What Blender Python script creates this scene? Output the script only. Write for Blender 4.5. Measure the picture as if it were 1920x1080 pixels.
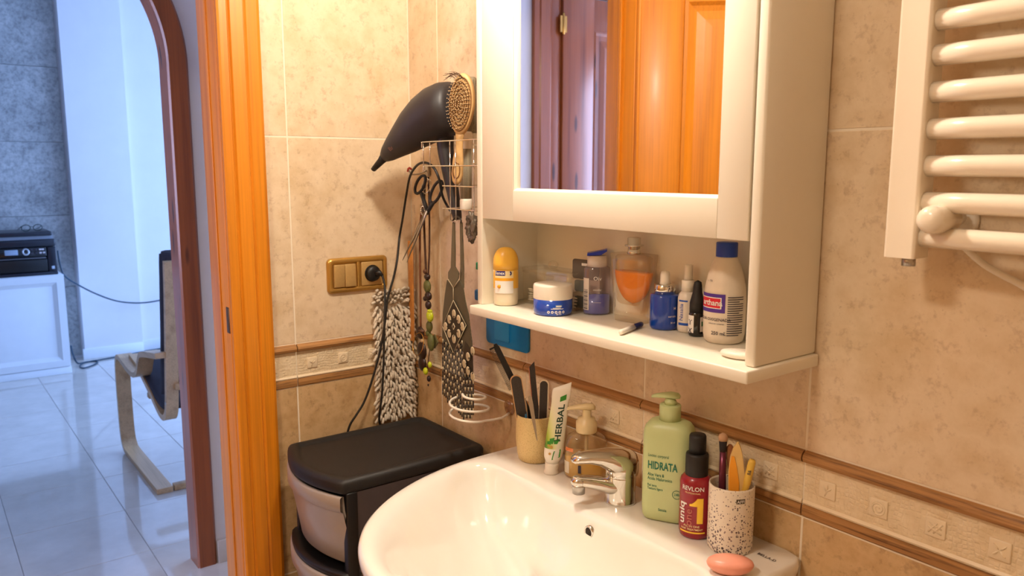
import bpy, bmesh, math, random
from mathutils import Vector, Matrix
for o in list(bpy.data.objects): bpy.data.objects.remove(o)
random.seed(7)
S = bpy.context.scene
COL = S.collection
PI = math.pi
def lin(c):
    return tuple(((v/255)/12.92 if v/255 <= .04045 else ((v/255+.055)/1.055)**2.4) for v in c)

# ---------------------------------------------------------------- camera
CAM = Vector((1.727, -1.0, 1.41)); FPX = 1491.0
AH, AP = math.radians(37.24), math.radians(8.57)
FW = Vector((-math.cos(AH)*math.cos(AP), math.sin(AH)*math.cos(AP), -math.sin(AP)))
RT = FW.cross(Vector((0, 0, 1))).normalized(); UP = RT.cross(FW)
cd = bpy.data.cameras.new('camera'); cd.sensor_width = 36; cd.lens = FPX/1920*36
cd.clip_start = .02
cd.dof.use_dof = True; cd.dof.focus_distance = 1.4; cd.dof.aperture_fstop = 8.0
cam = bpy.data.objects.new('camera', cd); COL.objects.link(cam)
cam.location = CAM; cam.rotation_euler = FW.to_track_quat('-Z', 'Y').to_euler()
S.camera = cam

# ---------------------------------------------------------------- world, lights, exposure
S.view_settings.view_transform = 'Standard'; S.view_settings.look = 'None'
S.view_settings.exposure = 0.0; S.view_settings.gamma = 1; S.view_settings.use_curve_mapping = False
w = bpy.data.worlds.new('sky'); S.world = w; w.use_nodes = True
w.node_tree.nodes['Background'].inputs[0].default_value = (.50, .70, 1.0, 1)
w.node_tree.nodes['Background'].inputs[1].default_value = 1.0
def light(name, kind, loc, energy, col, target=None, **k):
    l = bpy.data.lights.new(name, kind); l.energy = energy; l.color = col
    for a, b in k.items(): setattr(l, a, b)
    o = bpy.data.objects.new(name, l); COL.objects.link(o); o.location = loc
    if target is not None:
        o.rotation_euler = (Vector(target)-Vector(loc)).to_track_quat('-Z', 'Y').to_euler()
    return o
WARM = (1.0, .89, .74); DAY = (.30, .50, 1.0)
# the lamp over the mirror cabinet (its fixture is built below)
light('mirror_lamp_light', 'POINT', (.74, -.31, 2.02), 28, WARM, shadow_soft_size=.045)
# the round ceiling lamp of the bathroom (its fixture is built below)
light('ceiling_lamp_light', 'AREA', (1.05, -1.55, 2.345), 15.0, WARM, (1.05, -1.55, 0), shape='DISK', size=.28)
# daylight in the small window at the end of the hall
light('hall_daylight', 'AREA', (-.58, -2.93, 1.5), 42, (.52, .62, 1.0), (-.58, 0, 1.4), shape='RECTANGLE', size=.8, size_y=1.3)
# daylight in the window opening of the living room
light('window_daylight', 'AREA', (-3.1, 2.5, 1.35), 145, DAY, (-3.1, 0, 1.1), shape='RECTANGLE', size=2.3, size_y=2.0)

# ---------------------------------------------------------------- pixel helpers (1920x1080 photograph -> point on a known plane)
def ray(px, py): return FW + RT*((px-960)/FPX) - UP*((py-540)/FPX)
def hit(px, py, ax, v):
    d = ray(px, py); return CAM + d*((v-CAM[ax])/d[ax])
def W(px, py, y): return hit(px, py, 1, y)
def depth(p): return (Vector(p)-CAM).dot(FW)
def pyof(p):
    d = Vector(p)-CAM; return 540-FPX*d.dot(UP)/d.dot(FW)
def zat(x, y, py):
    lo, hi = -1., 3.5
    for _ in range(50):
        m = (lo+hi)/2
        if pyof((x, y, m)) > py: lo = m
        else: hi = m
    return m
def facing(c): return math.atan2(CAM.y-c[1], CAM.x-c[0])+PI/2
def stand(l, r, b, z):
    """centre and radius of a round thing whose base front shows at row b, standing on height z"""
    p = hit((l+r)/2, b, 2, z); h = Vector((p.x-CAM.x, p.y-CAM.y, 0)).normalized()
    rad = (r-l)/2*depth(p)/FPX
    return p+h*rad, rad

# ---------------------------------------------------------------- materials
MATS = {}
def nodes(name):
    m = bpy.data.materials.new(name); m.use_nodes = True
    nt = m.node_tree; return m, nt, nt.nodes['Principled BSDF']
def link(nt, a, b): nt.links.new(a, b)
def coords(nt, scale=(1, 1, 1), rnd=False):
    t = nt.nodes.new('ShaderNodeTexCoord'); mp = nt.nodes.new('ShaderNodeMapping')
    mp.inputs['Scale'].default_value = scale; link(nt, t.outputs['Object'], mp.inputs['Vector'])
    if rnd:
        oi = nt.nodes.new('ShaderNodeObjectInfo'); ml = nt.nodes.new('ShaderNodeMath'); ml.operation = 'MULTIPLY'
        ml.inputs[1].default_value = 37.0; link(nt, oi.outputs['Random'], ml.inputs[0]); link(nt, ml.outputs[0], mp.inputs['Location'])
    return mp.outputs[0]
def noise(nt, vec, scale, detail=4, rough=.6):
    n = nt.nodes.new('ShaderNodeTexNoise'); n.inputs['Scale'].default_value = scale
    n.inputs['Detail'].default_value = detail; n.inputs['Roughness'].default_value = rough
    link(nt, vec, n.inputs['Vector']); return n.outputs[0]
def ramp(nt, fac, stops):
    r = nt.nodes.new('ShaderNodeValToRGB'); e = r.color_ramp.elements
    while len(e) < len(stops): e.new(.5)
    for i, (p, c) in enumerate(stops): e[i].position = p; e[i].color = (*c, 1)
    link(nt, fac, r.inputs[0]); return r.outputs[0]
def bump(nt, b, h, strength=.3, dist=.002):
    n = nt.nodes.new('ShaderNodeBump'); n.inputs['Strength'].default_value = strength; n.inputs['Distance'].default_value = dist
    link(nt, h, n.inputs['Height']); link(nt, n.outputs[0], b.inputs['Normal'])
def mat(name, c, rough=.45, metal=0, var=.06, scale=30, bmp=0, spec=.5, coat=0, sss=0):
    if name in MATS: return MATS[name]
    m, nt, b = nodes(name); l = lin(c)
    f = noise(nt, coords(nt), scale)
    k0, k1 = 1-var, 1+var
    link(nt, ramp(nt, f, [(.3, tuple(v*k0 for v in l)), (.7, tuple(min(1, v*k1) for v in l))]), b.inputs['Base Color'])
    b.inputs['Roughness'].default_value = rough; b.inputs['Metallic'].default_value = metal
    b.inputs['Specular IOR Level'].default_value = spec; b.inputs['Coat Weight'].default_value = coat
    if sss: b.inputs['Subsurface Weight'].default_value = sss; b.inputs['Subsurface Radius'].default_value = (.004, .003, .002)
    if bmp: bump(nt, b, f, bmp)
    MATS[name] = m; return m
def glass(name, tint=(255, 255, 255), refl=.05, rough=.03, dens=0.0, dcol=(255, 255, 255)):
    """thin clear plastic or glass: transparent film with a glossy skin and some body colour"""
    if name in MATS: return MATS[name]
    m, nt, b = nodes(name); nt.nodes.remove(b); out = nt.nodes['Material Output']
    tr = nt.nodes.new('ShaderNodeBsdfTransparent'); tr.inputs[0].default_value = (*lin(tint), 1)
    df = nt.nodes.new('ShaderNodeBsdfDiffuse'); df.inputs[0].default_value = (*lin(dcol), 1)
    mx = nt.nodes.new('ShaderNodeMixShader'); mx.inputs[0].default_value = dens
    link(nt, tr.outputs[0], mx.inputs[1]); link(nt, df.outputs[0], mx.inputs[2])
    gl = nt.nodes.new('ShaderNodeBsdfGlossy'); gl.inputs['Roughness'].default_value = rough
    lw = nt.nodes.new('ShaderNodeLayerWeight'); lw.inputs[0].default_value = .25
    ma = nt.nodes.new('ShaderNodeMath'); ma.operation = 'MULTIPLY_ADD'; ma.inputs[1].default_value = .45; ma.inputs[2].default_value = refl
    link(nt, lw.outputs['Facing'], ma.inputs[0])
    m2 = nt.nodes.new('ShaderNodeMixShader'); link(nt, ma.outputs[0], m2.inputs[0])
    link(nt, mx.outputs[0], m2.inputs[1]); link(nt, gl.outputs[0], m2.inputs[2]); link(nt, m2.outputs[0], out.inputs[0])
    MATS[name] = m; return m
def tile_mat(name, base, dark, light_, rough=.32):
    m, nt, b = nodes(name); v = coords(nt, rnd=True)
    n1 = noise(nt, v, 9, 6, .65); n2 = noise(nt, v, 120, 5, .7); n3 = noise(nt, v, 55, 6, .72)
    c1 = ramp(nt, n1, [(.32, lin(base)), (.52, lin(light_)), (.70, lin(base))])
    c2 = ramp(nt, n3, [(.34, lin(dark)), (.46, (1, 1, 1)), (.66, (1, 1, 1)), (.74, lin(light_))])
    mx = nt.nodes.new('ShaderNodeMix'); mx.data_type = 'RGBA'; mx.blend_type = 'MULTIPLY'; mx.inputs[0].default_value = .28
    link(nt, c1, mx.inputs[6]); link(nt, c2, mx.inputs[7])
    c3 = ramp(nt, n2, [(.28, lin(dark)), (.36, (1, 1, 1))])
    mx2 = nt.nodes.new('ShaderNodeMix'); mx2.data_type = 'RGBA'; mx2.blend_type = 'MULTIPLY'; mx2.inputs[0].default_value = .35
    link(nt, mx.outputs[2], mx2.inputs[6]); link(nt, c3, mx2.inputs[7]); link(nt, mx2.outputs[2], b.inputs['Base Color'])
    b.inputs['Roughness'].default_value = rough; bump(nt, b, n3, .12, .001)
    MATS[name] = m; return m
def wood_mat(name, base, dark, axis=2, rough=.35, coat=.25, freq=9, knots=False):
    m, nt, b = nodes(name); sc = [freq*3]*3; sc[axis] = freq*.12
    v = coords(nt, tuple(sc), rnd=True); n1 = noise(nt, v, 1.0, 5, .6)
    sc2 = [170]*3; sc2[axis] = 3; n2 = noise(nt, coords(nt, tuple(sc2)), 1.0, 2)
    c1 = ramp(nt, n1, [(.30, lin(dark)), (.48, lin(base)), (.62, tuple(min(1, x*1.12) for x in lin(base))), (.75, lin(base))])
    mx = nt.nodes.new('ShaderNodeMix'); mx.data_type = 'RGBA'; mx.blend_type = 'MULTIPLY'; mx.inputs[0].default_value = .35
    c2 = ramp(nt, n2, [(.3, (.55, .5, .45)), (.6, (1, 1, 1))]); link(nt, c1, mx.inputs[6]); link(nt, c2, mx.inputs[7])
    outc = mx.outputs[2]
    if knots:
        vo = nt.nodes.new('ShaderNodeTexVoronoi'); vo.inputs['Scale'].default_value = 1.0
        ks = [16]*3; ks[axis] = 3.3; link(nt, coords(nt, tuple(ks)), vo.inputs['Vector'])
        kc = ramp(nt, vo.outputs['Distance'], [(.10, lin((60, 25, 10))), (.17, (1, 1, 1))])
        mk = nt.nodes.new('ShaderNodeMix'); mk.data_type = 'RGBA'; mk.blend_type = 'MULTIPLY'; mk.inputs[0].default_value = .8
        link(nt, outc, mk.inputs[6]); link(nt, kc, mk.inputs[7]); outc = mk.outputs[2]
    link(nt, outc, b.inputs['Base Color']); b.inputs['Roughness'].default_value = rough; b.inputs['Coat Weight'].default_value = coat
    b.inputs['Coat Roughness'].default_value = .2; bump(nt, b, n2, .08, .0006)
    MATS[name] = m; return m
M_TILE = tile_mat('cream_travertine_tile', (212, 186, 149), (162, 124, 82), (228, 206, 176))
M_TILED = tile_mat('brown_travertine_tile', (184, 146, 98), (120, 80, 40), (212, 178, 132))
M_GROUT = mat('cream_grout', (238, 224, 202), .8, var=.03)
M_RELIEF = None
def relief_mat():
    m, nt, b = nodes('cream_relief_ceramic'); v = coords(nt, (1, 1, 1), rnd=True)
    nz = nt.nodes.new('ShaderNodeTexNoise'); nz.inputs['Scale'].default_value = 22; link(nt, v, nz.inputs['Vector'])
    ad = nt.nodes.new('ShaderNodeMix'); ad.data_type = 'RGBA'; ad.blend_type = 'ADD'; ad.inputs[0].default_value = .016
    link(nt, v, ad.inputs[6]); link(nt, nz.outputs['Color'], ad.inputs[7])
    br = nt.nodes.new('ShaderNodeTexVoronoi'); br.distance = 'CHEBYCHEV'; br.inputs['Scale'].default_value = 165; br.inputs['Randomness'].default_value = .35
    br.feature = 'F1'; link(nt, ad.outputs[2], br.inputs['Vector'])
    h = ramp(nt, br.outputs['Distance'], [(.25, (1, 1, 1)), (.52, (0, 0, 0))])
    n = noise(nt, v, 40)
    link(nt, ramp(nt, n, [(.3, lin((222, 198, 160))), (.7, lin((238, 218, 186)))]), b.inputs['Base Color'])
    b.inputs['Roughness'].default_value = .5; bump(nt, b, h, .8, .0008)
    return m
M_RELIEF = relief_mat()
M_CREAM = mat('cream_ceramic', (234, 214, 182), .4, var=.03)
M_MOULD = wood_mat('wood_look_moulding', (172, 124, 72), (92, 54, 22), 0, .6, .0, 62)
M_PINE_LIT = wood_mat('stained_pine_lamplit', (218, 134, 22), (196, 108, 16), 2, .42, .10, 6)  # the stained pine again, with the warm lamp's glow painted into its colour
M_PINEDK = wood_mat('stained_pine', (152, 80, 36), (120, 58, 24), 2, .32, .35, 8, knots=True)  # same wood as the bathroom casing, in its dimmer hall tone
M_BIRCH = wood_mat('birch_veneer', (206, 168, 124), (182, 142, 98), 0, .45, .1, 7)
M_PAINT = mat('white_wall_paint', (226, 224, 226), .75, var=.02, scale=6, bmp=.03)
M_WHITE = mat('white_lacquer', (242, 234, 216), .38, var=.015, scale=12)
M_WHITE2 = mat('white_sideboard_paint', (232, 236, 240), .4, var=.015, scale=12)
M_CERAM = mat('white_sanitary_ceramic', (244, 238, 228), .12, var=.01, coat=.5)
M_CHROME = mat('chrome', (222, 218, 210), .09, 1, var=.02)
M_STEEL = mat('brushed_steel', (190, 185, 178), .28, 1, var=.05)
M_GOLD = mat('gold_lacquer', (202, 160, 84), .28, .75, var=.04)
M_GOLD2 = mat('champagne_gold_plastic', (196, 160, 100), .42, .35, var=.05, scale=200)
M_BLACK = mat('black_plastic', (20, 19, 19), .42, var=.15, scale=60)
M_BLACKM = mat('matte_black_plastic', (26, 23, 22), .55, var=.15, scale=60)
M_WPLAST = mat('white_plastic', (238, 228, 212), .35, var=.02)
M_RAD = mat('white_enamel', (244, 230, 208), .22, var=.01, coat=.4)
M_BLUEP = mat('blue_plastic', (12, 120, 190), .4, var=.05)
M_INK = mat('dark_ink', (50, 44, 60), .5, var=.02)
M_WHITEINK = mat('white_ink', (240, 236, 230), .5, var=.02)

# ---------------------------------------------------------------- mesh builder
class MB:
    def __init__(s): s.v = []; s.f = []; s.sm = []
    def add(s, vs, fs, smooth=False, fn=None):
        n = len(s.v)
        s.v += [tuple(fn(Vector(p))) if fn else tuple(p) for p in vs]
        s.f += [tuple(i+n for i in f) for f in fs]; s.sm += [smooth]*len(fs); return s
    def box(s, x0, x1, y0, y1, z0, z1, bev=0, fn=None, seg=2):
        if bev <= 0:
            vs = [(x, y, z) for x in (x0, x1) for y in (y0, y1) for z in (z0, z1)]
            return s.add(vs, [(0, 1, 3, 2), (4, 6, 7, 5), (0, 4, 5, 1), (2, 3, 7, 6), (0, 2, 6, 4), (1, 5, 7, 3)], False, fn)
        b = bmesh.new(); bmesh.ops.create_cube(b, size=1)
        for q in b.verts: q.co = Vector(((x0+x1)/2+q.co.x*(x1-x0), (y0+y1)/2+q.co.y*(y1-y0), (z0+z1)/2+q.co.z*(z1-z0)))
        bmesh.ops.bevel(b, geom=b.edges[:], offset=bev, segments=seg, profile=.5, affect='EDGES')
        b.verts.index_update()
        s.add([q.co.copy() for q in b.verts], [tuple(q.index for q in f.verts) for f in b.faces], seg > 1, fn); b.free(); return s
    def rings(s, rs, closed=True, cap0=True, cap1=True, smooth=True, fn=None, loop=False):
        n = len(rs[0]); vs = [p for r in rs for p in r]; fs = []
        m = len(rs); rng = range(m if loop else m-1)
        for i in rng:
            i2 = (i+1) % m
            for j in range(n if closed else n-1):
                k = (j+1) % n; fs.append((i*n+j, i*n+k, i2*n+k, i2*n+j))
        if closed and cap0 and not loop: fs.append(tuple(range(n-1, -1, -1)))
        if closed and cap1 and not loop: fs.append(tuple((m-1)*n+j for j in range(n)))
        return s.add(vs, fs, smooth, fn)
    def lathe(s, prof, seg=28, sx=1, sy=1, c=(0, 0), pw=2, fn=None, smooth=True, cap0=True, cap1=True):
        def pt(a, r, z):
            ca, sa = math.cos(a), math.sin(a)
            if pw != 2:
                k = (abs(ca)**pw+abs(sa)**pw)**(-1/pw); ca *= k; sa *= k
            return (c[0]+r*sx*ca, c[1]+r*sy*sa, z)
        return s.rings([[pt(2*PI*j/seg, max(r, 1e-5), z) for j in range(seg)] for r, z in prof], True, cap0, cap1, smooth, fn)
    def tube(s, path, r, seg=8, closed=False, fn=None, flat=1.0):
        P = [Vector(p) for p in path]; n = len(P); R = r if isinstance(r, (list, tuple)) else [r]*n
        rs = []; nrm = None
        for i in range(n):
            if closed: t = P[(i+1) % n]-P[i-1]
            else: t = P[min(i+1, n-1)]-P[max(i-1, 0)]
            t.normalize()
            if nrm is None:
                nrm = t.cross(Vector((0, 0, 1)))
                if nrm.length < 1e-3: nrm = t.cross(Vector((0, 1, 0)))
            nrm = (nrm-t*nrm.dot(t)).normalized(); bn = t.cross(nrm)
            rs.append([P[i]+nrm*(R[i]*math.cos(2*PI*j/seg))+bn*(R[i]*flat*math.sin(2*PI*j/seg)) for j in range(seg)])
        return s.rings(rs, True, True, True, True, fn, loop=closed)
    def prism(s, poly, d0, d1, to=lambda a, b, d: (a, d, b), smooth=False, fn=None):
        """outline (a, b) extruded along d"""
        n = len(poly); vs = [to(a, b, d0) for a, b in poly]+[to(a, b, d1) for a, b in poly]
        fs = [(i, (i+1) % n, n+(i+1) % n, n+i) for i in range(n)]
        s.add(vs, fs, smooth, fn); return s.add(vs, [tuple(range(n-1, -1, -1)), tuple(range(n, 2*n))], False, fn)
    def ball(s, c, r, seg=12, fn=None):
        rr = r if isinstance(r, (tuple, list)) else (r, r, r); k = seg//2
        return s.rings([[(c[0]+rr[0]*math.sin(PI*i/k)*math.cos(2*PI*j/seg) if 0 < i < k else c[0]+1e-6*math.cos(2*PI*j/seg),
                          c[1]+rr[1]*math.sin(PI*i/k)*math.sin(2*PI*j/seg) if 0 < i < k else c[1]+1e-6*math.sin(2*PI*j/seg),
                          c[2]-rr[2]*math.cos(PI*i/k)) for j in range(seg)] for i in range(k+1)], fn=fn)
    def build(s, name, m, parent=None, loc=None, label=None):
        me = bpy.data.meshes.new(name); me.from_pydata(s.v, [], s.f)
        me.polygons.foreach_set('use_smooth', s.sm); me.materials.append(m); me.update()
        b = bmesh.new(); b.from_mesh(me); bmesh.ops.recalc_face_normals(b, faces=b.faces[:]); b.to_mesh(me); b.free()
        o = bpy.data.objects.new(name, me); COL.objects.link(o)
        if parent: o.parent = parent
        if loc is not None: o.location = loc
        if label: o['label'] = label
        return o
def tag(o, label, cat, group=None):
    o['label'] = label; o['category'] = cat
    if group: o['group'] = group
    return o
def thing(name, label, cat, loc=(0, 0, 0), rotz=0, group=None):
    o = bpy.data.objects.new(name, None); COL.objects.link(o); o.empty_display_size = .02
    o.location = loc; o.rotation_euler = (0, 0, rotz); return tag(o, label, cat, group)
def struct(o): o['kind'] = 'structure'; return o
def stuff(o): o['kind'] = 'stuff'; return o
def sempty(name, loc=(0, 0, 0)):
    o = bpy.data.objects.new(name, None); COL.objects.link(o); o.location = loc; return struct(o)
def copy_part(o, parent, loc, name=None):
    c = o.copy(); COL.objects.link(c); c.parent = parent; c.location = loc; return c
def smooth_path(P, k=6, closed=False):
    P = [Vector(p) for p in P]; n = len(P); out = []
    for i in range(n if closed else n-1):
        if closed: a, b, c, d = P[i-1], P[i], P[(i+1) % n], P[(i+2) % n]
        else: a, b, c, d = P[max(i-1, 0)], P[i], P[i+1], P[min(i+2, n-1)]
        for q in range(k):
            t = q/k; out.append(.5*((2*b)+(c-a)*t+(2*a-5*b+4*c-d)*t*t+(3*b-a-3*c+d)*t**3))
    if not closed: out.append(P[-1])
    return out
def rrect(x0, x1, y0, y1, r, k=5):
    out = []
    for cx, cy, a in ((x1-r, y1-r, 0), (x0+r, y1-r, PI/2), (x0+r, y0+r, PI), (x1-r, y0+r, 1.5*PI)):
        for i in range(k+1): out.append((cx+r*math.cos(a+PI/2*i/k), cy+r*math.sin(a+PI/2*i/k)))
    return out
TXT = {}
def text(mb, s, size, fn, bold=0.0, align='CENTER'):
    """flat lettering; fn maps (x right, y up) of the text to a point"""
    key = (s, bold, align)
    if key not in TXT:
        cu = bpy.data.curves.new('lettering', 'FONT'); cu.body = s; cu.size = 1; cu.offset = bold; cu.align_x = align; cu.resolution_u = 2
        o = bpy.data.objects.new('lettering', cu); COL.objects.link(o)
        me = bpy.data.meshes.new_from_object(o.evaluated_get(bpy.context.evaluated_depsgraph_get()))
        TXT[key] = ([v.co.copy() for v in me.vertices], [tuple(p.vertices) for p in me.polygons])
        bpy.data.objects.remove(o); bpy.data.curves.remove(cu); bpy.data.meshes.remove(me)
    vs, fs = TXT[key]
    mb.add([fn(v.x*size, v.y*size) for v in vs], fs); return mb
def cyl_fn(r, z0, a0=0, ry=None):
    """wrap text on an upright cylinder whose front is -Y; a0 shifts it to the right (radians)"""
    ry = ry or r
    return lambda x, y: (r*math.sin(a0+x/r), -ry*math.cos(a0+x/r), z0+y)
def patch(mb, r, a0, a1, z0, z1, n=10, ry=None, t=.0003):
    """label wrapped on an upright cylinder, front -Y"""
    ry = ry or r; rs = []
    for z in (z0, z1):
        rs.append([((r+t)*math.sin(a0+(a1-a0)*i/n), -(ry+t)*math.cos(a0+(a1-a0)*i/n), z) for i in range(n+1)])
    return mb.rings(rs, False)

# ================================================================= STRUCTURE
Z_B0, Z_B1 = .908, 1.010           # wall border (moulding, relief strip, moulding)
TC = {}
def piece(parent, name, x0, x1, z0, z1, m, gap=.0015, t=.007, bev=.0009):
    w_, h_ = round(x1-x0, 4), round(z1-z0, 4); key = (name, w_, h_, m.name)
    if key not in TC:
        o = MB().box(-w_/2+gap, w_/2-gap, 0, t, -h_/2+gap, h_/2-gap, bev, seg=1).build(name, m, parent); TC[key] = o
    else: o = copy_part(TC[key], parent, (0, 0, 0))
    o.location = ((x0+x1)/2, 0, (z0+z1)/2); return o
def motif(mb, k, c, y):
    """embossed sign on a little relief square"""
    cx, cz = c; r = .0085
    if k == 0:                                                  # spiral
        mb.tube([(cx+(.0015+.0007*i*.55)*math.cos(i*.55), y, cz+(.0015+.0007*i*.55)*math.sin(i*.55)) for i in range(20)], .0011, 5)
        mb.tube([(cx+r*1.08*math.cos(a*PI/8), y, cz+r*1.08*math.sin(a*PI/8)) for a in range(16)], .0011, 5, True)
    elif k == 1:                                                # hash
        for d in (-.0032, .0032):
            mb.tube([(cx+d-.005, y, cz-.007), (cx+d+.005, y, cz+.007)], .0013, 5)
            mb.tube([(cx-.008, y, cz+d+.003), (cx+.008, y, cz+d-.003)], .0013, 5)
    elif k == 2:                                                # four petals
        for a in (45, 135, 225, 315):
            ca, sa = math.cos(math.radians(a)), math.sin(math.radians(a))
            mb.tube([(cx+ca*q, y, cz+sa*q) for q in (.0015, .005, .0085, .0105)], [.0007, .0022, .0018, .0005], 6, flat=.6)
    else:                                                       # sprout
        mb.tube([(cx-.003, y, cz-.009), (cx, y, cz-.002), (cx+.001, y, cz+.004)], .001, 5)
        for dx, dz in ((-.007, .005), (.007, .004), (.001, .009)):
            mb.tube([(cx-.001, y, cz-.002), (cx+dx*.6, y, cz+dz*.5), (cx+dx, y, cz+dz)], [.0008, .0024, .0006], 6, flat=.6)
SQ = {}
def border(parent, x0, x1, first=0, pitch=.0745, off=.0375):
    L = x1-x0; g = .0012
    zt, zb = Z_B1, Z_B0
    key = round(L, 4)
    if key not in SQ:
        up = [(0, zt-.001), (-.004, zt-.002), (-.0085, zt-.006), (-.010, zt-.011), (-.0075, zt-.0165), (-.002, zt-.019), (.006, zt-.019), (.006, zt-.001)]
        lo = [(0, zb+.020), (-.0035, zb+.0185), (-.0045, zb+.012), (-.0035, zb+.004), (0, zb+.001), (.006, zb+.001), (.006, zb+.020)]
        mu = MB().prism(up, -L/2+g, L/2-g, lambda a, b, d: (d, a, b)).build('moulding', M_MOULD, parent)
        ml = MB().prism(lo, -L/2+g, L/2-g, lambda a, b, d: (d, a, b)).build('moulding', M_MOULD, parent)
        st = MB().box(-L/2+g, L/2-g, .0, .007, zb+.0205, zt-.0195).build('relief_strip', M_RELIEF, parent)
        lip = MB().prism([(.006, zb+.0205), (-.002, zb+.0205), (-.0035, zb+.0235), (-.001, zb+.027), (.006, zb+.027)], -L/2+g, L/2-g, lambda a, b, d: (d, a, b)).build('relief_lip', M_CREAM, parent)
        SQ[key] = (mu, ml, st, lip)
    else:
        mu, ml, st, lip = [copy_part(o, parent, (0, 0, 0)) for o in SQ[key]]
    for o in (mu, ml, st, lip): o.location = ((x0+x1)/2, 0, 0)
    k = first; x = off
    while x < L-.012:
        kk = ('sq', k % 4)
        if kk not in SQ:
            mb = MB().box(-.0125, .0125, -.0025, .002, -.0125, .0125, .0012); motif(mb, k % 4, (0, 0), -.0025)
            o = mb.build('relief_square', M_CREAM, st); SQ[kk] = o
        else: o = copy_part(SQ[kk], st, (0, 0, 0))
        o.location = (x-L/2, 0, .961); k += 1; x += pitch

# ---- right wall (behind the washbasin), plane y = 0
wall_right = struct(MB().box(-.1, 2.6, .0007, .12, 0, 2.42).build('wall_right', M_GROUT))
XE = [0, .1296, .4615, .7935, 1.110, 1.4265, 1.743, 2.0595, 2.376, 2.6]
ROWS_R = [(.008, .458, M_TILED), (.458, Z_B0, M_TILED), (Z_B1, 1.460, M_TILE), (1.460, 1.910, M_TILE), (1.910, 2.36, M_TILE)]
for i in range(len(XE)-1):
    for z0, z1, m in ROWS_R: piece(wall_right, 'tile', XE[i], XE[i+1], z0, z1, m)
    border(wall_right, XE[i], XE[i+1], (3, 1, 2, 2, 3, 0, 1, 2, 3)[i], off=.0375 if i else .060)
# ---- left wall with the doorway, plane x = 0 (local x = world y, local -y = world +x)
mb = MB()
OPN0, OPN1, OPZ = -.445, -1.054, 2.045
mb.box(OPN0, .0, .0007, .11, 0, 2.42); mb.box(-1.95, OPN1, .0007, .11, 0, 2.42); mb.box(OPN1, OPN0, .0007, .11, OPZ, 2.42)
wall_left = struct(mb.build('wall_left', M_GROUT)); wall_left.rotation_euler = (0, 0, PI/2)
ROWS_L = [(.008, .458, M_TILED), (.458, Z_B0, M_TILED), (Z_B1, 1.479, M_TILE), (1.479, 1.93, M_TILE), (1.93, 2.38, M_TILE)]
for a, b in ((-.3125, -.0005), (-.440, -.3125), (-1.2625, -1.058), (-1.579, -1.2625), (-1.8955, -1.579)):
    for z0, z1, m in ROWS_L: piece(wall_left, 'tile', a, b, z0, z1, m)
    border(wall_left, max(a, -.385) if a > -.5 else a, b, {-.3125: 3}.get(a, 0), .0785, .0375 if a != -.440 else .012)
# ---- the rest of the bathroom, out of the picture but lit and mirrored
def plain_tiles():
    m, nt, b = nodes('plain_cream_tiles'); v = coords(nt)
    br = nt.nodes.new('ShaderNodeTexBrick'); br.offset = 0; br.inputs['Scale'].default_value = 1
    br.inputs['Brick Width'].default_value = .3165; br.inputs['Row Height'].default_value = .45; br.inputs['Mortar Size'].default_value = .0015
    for i, c in ((1, (216, 190, 154)), (2, (206, 178, 140)), (3, (232, 215, 190))): br.inputs[i].default_value = (*lin(c), 1)
    sp = nt.nodes.new('ShaderNodeSeparateXYZ'); cb = nt.nodes.new('ShaderNodeCombineXYZ'); ad = nt.nodes.new('ShaderNodeMath')
    link(nt, v, sp.inputs[0]); link(nt, sp.outputs[0], ad.inputs[0]); link(nt, sp.outputs[1], ad.inputs[1])
    link(nt, ad.outputs[0], cb.inputs[0]); link(nt, sp.outputs[2], cb.inputs[1]); link(nt, cb.outputs[0], br.inputs['Vector'])
    link(nt, br.outputs[0], b.inputs['Base Color']); b.inputs['Roughness'].default_value = .35; return m
M_PLAIN = plain_tiles()
struct(MB().box(-.1, 2.6, -2.05, -1.95, 0, 2.42).build('wall_rear', M_PLAIN))
struct(MB().box(2.6, 2.7, -2.05, .12, 0, 2.42).build('wall_front', M_PLAIN))
struct(MB().box(-.1, 2.7, -2.05, .12, 2.40, 2.5).build('ceiling', M_PAINT))
# ---- floor: polished tiles, 44 x 40 cm
def floor_mat():
    m, nt, b = nodes('polished_floor_tile'); v = coords(nt, rnd=True)
    n = noise(nt, v, 6, 5); n2 = noise(nt, v, 60, 3)
    link(nt, ramp(nt, n, [(.3, lin((202, 194, 184))), (.7, lin((220, 213, 204)))]), b.inputs['Base Color'])
    b.inputs['Roughness'].default_value = .08; b.inputs['Coat Weight'].default_value = .3; bump(nt, b, n2, .02, .001); return m
M_FLOOR = floor_mat()
floor = struct(MB().box(-5.2, 2.6, -3.0, 2.7, -.1, -.0025).build('floor', mat('grey_floor_grout', (150, 145, 145), .7)))
fx = [-.43-.44*i for i in range(-7, 12)]; fy = [-.785+.4*i for i in range(-5, 9)]
ft = None
for x in fx:
    for y in fy:
        if ft is None: ft = MB().box(-.2192, .2192, -.1992, .1992, -.02, 0, .0012, seg=1).build('floor_tile', M_FLOOR, floor); o = ft
        else: o = copy_part(ft, floor, (0, 0, 0))
        o.location = (x-.22, y+.2, 0)
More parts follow.
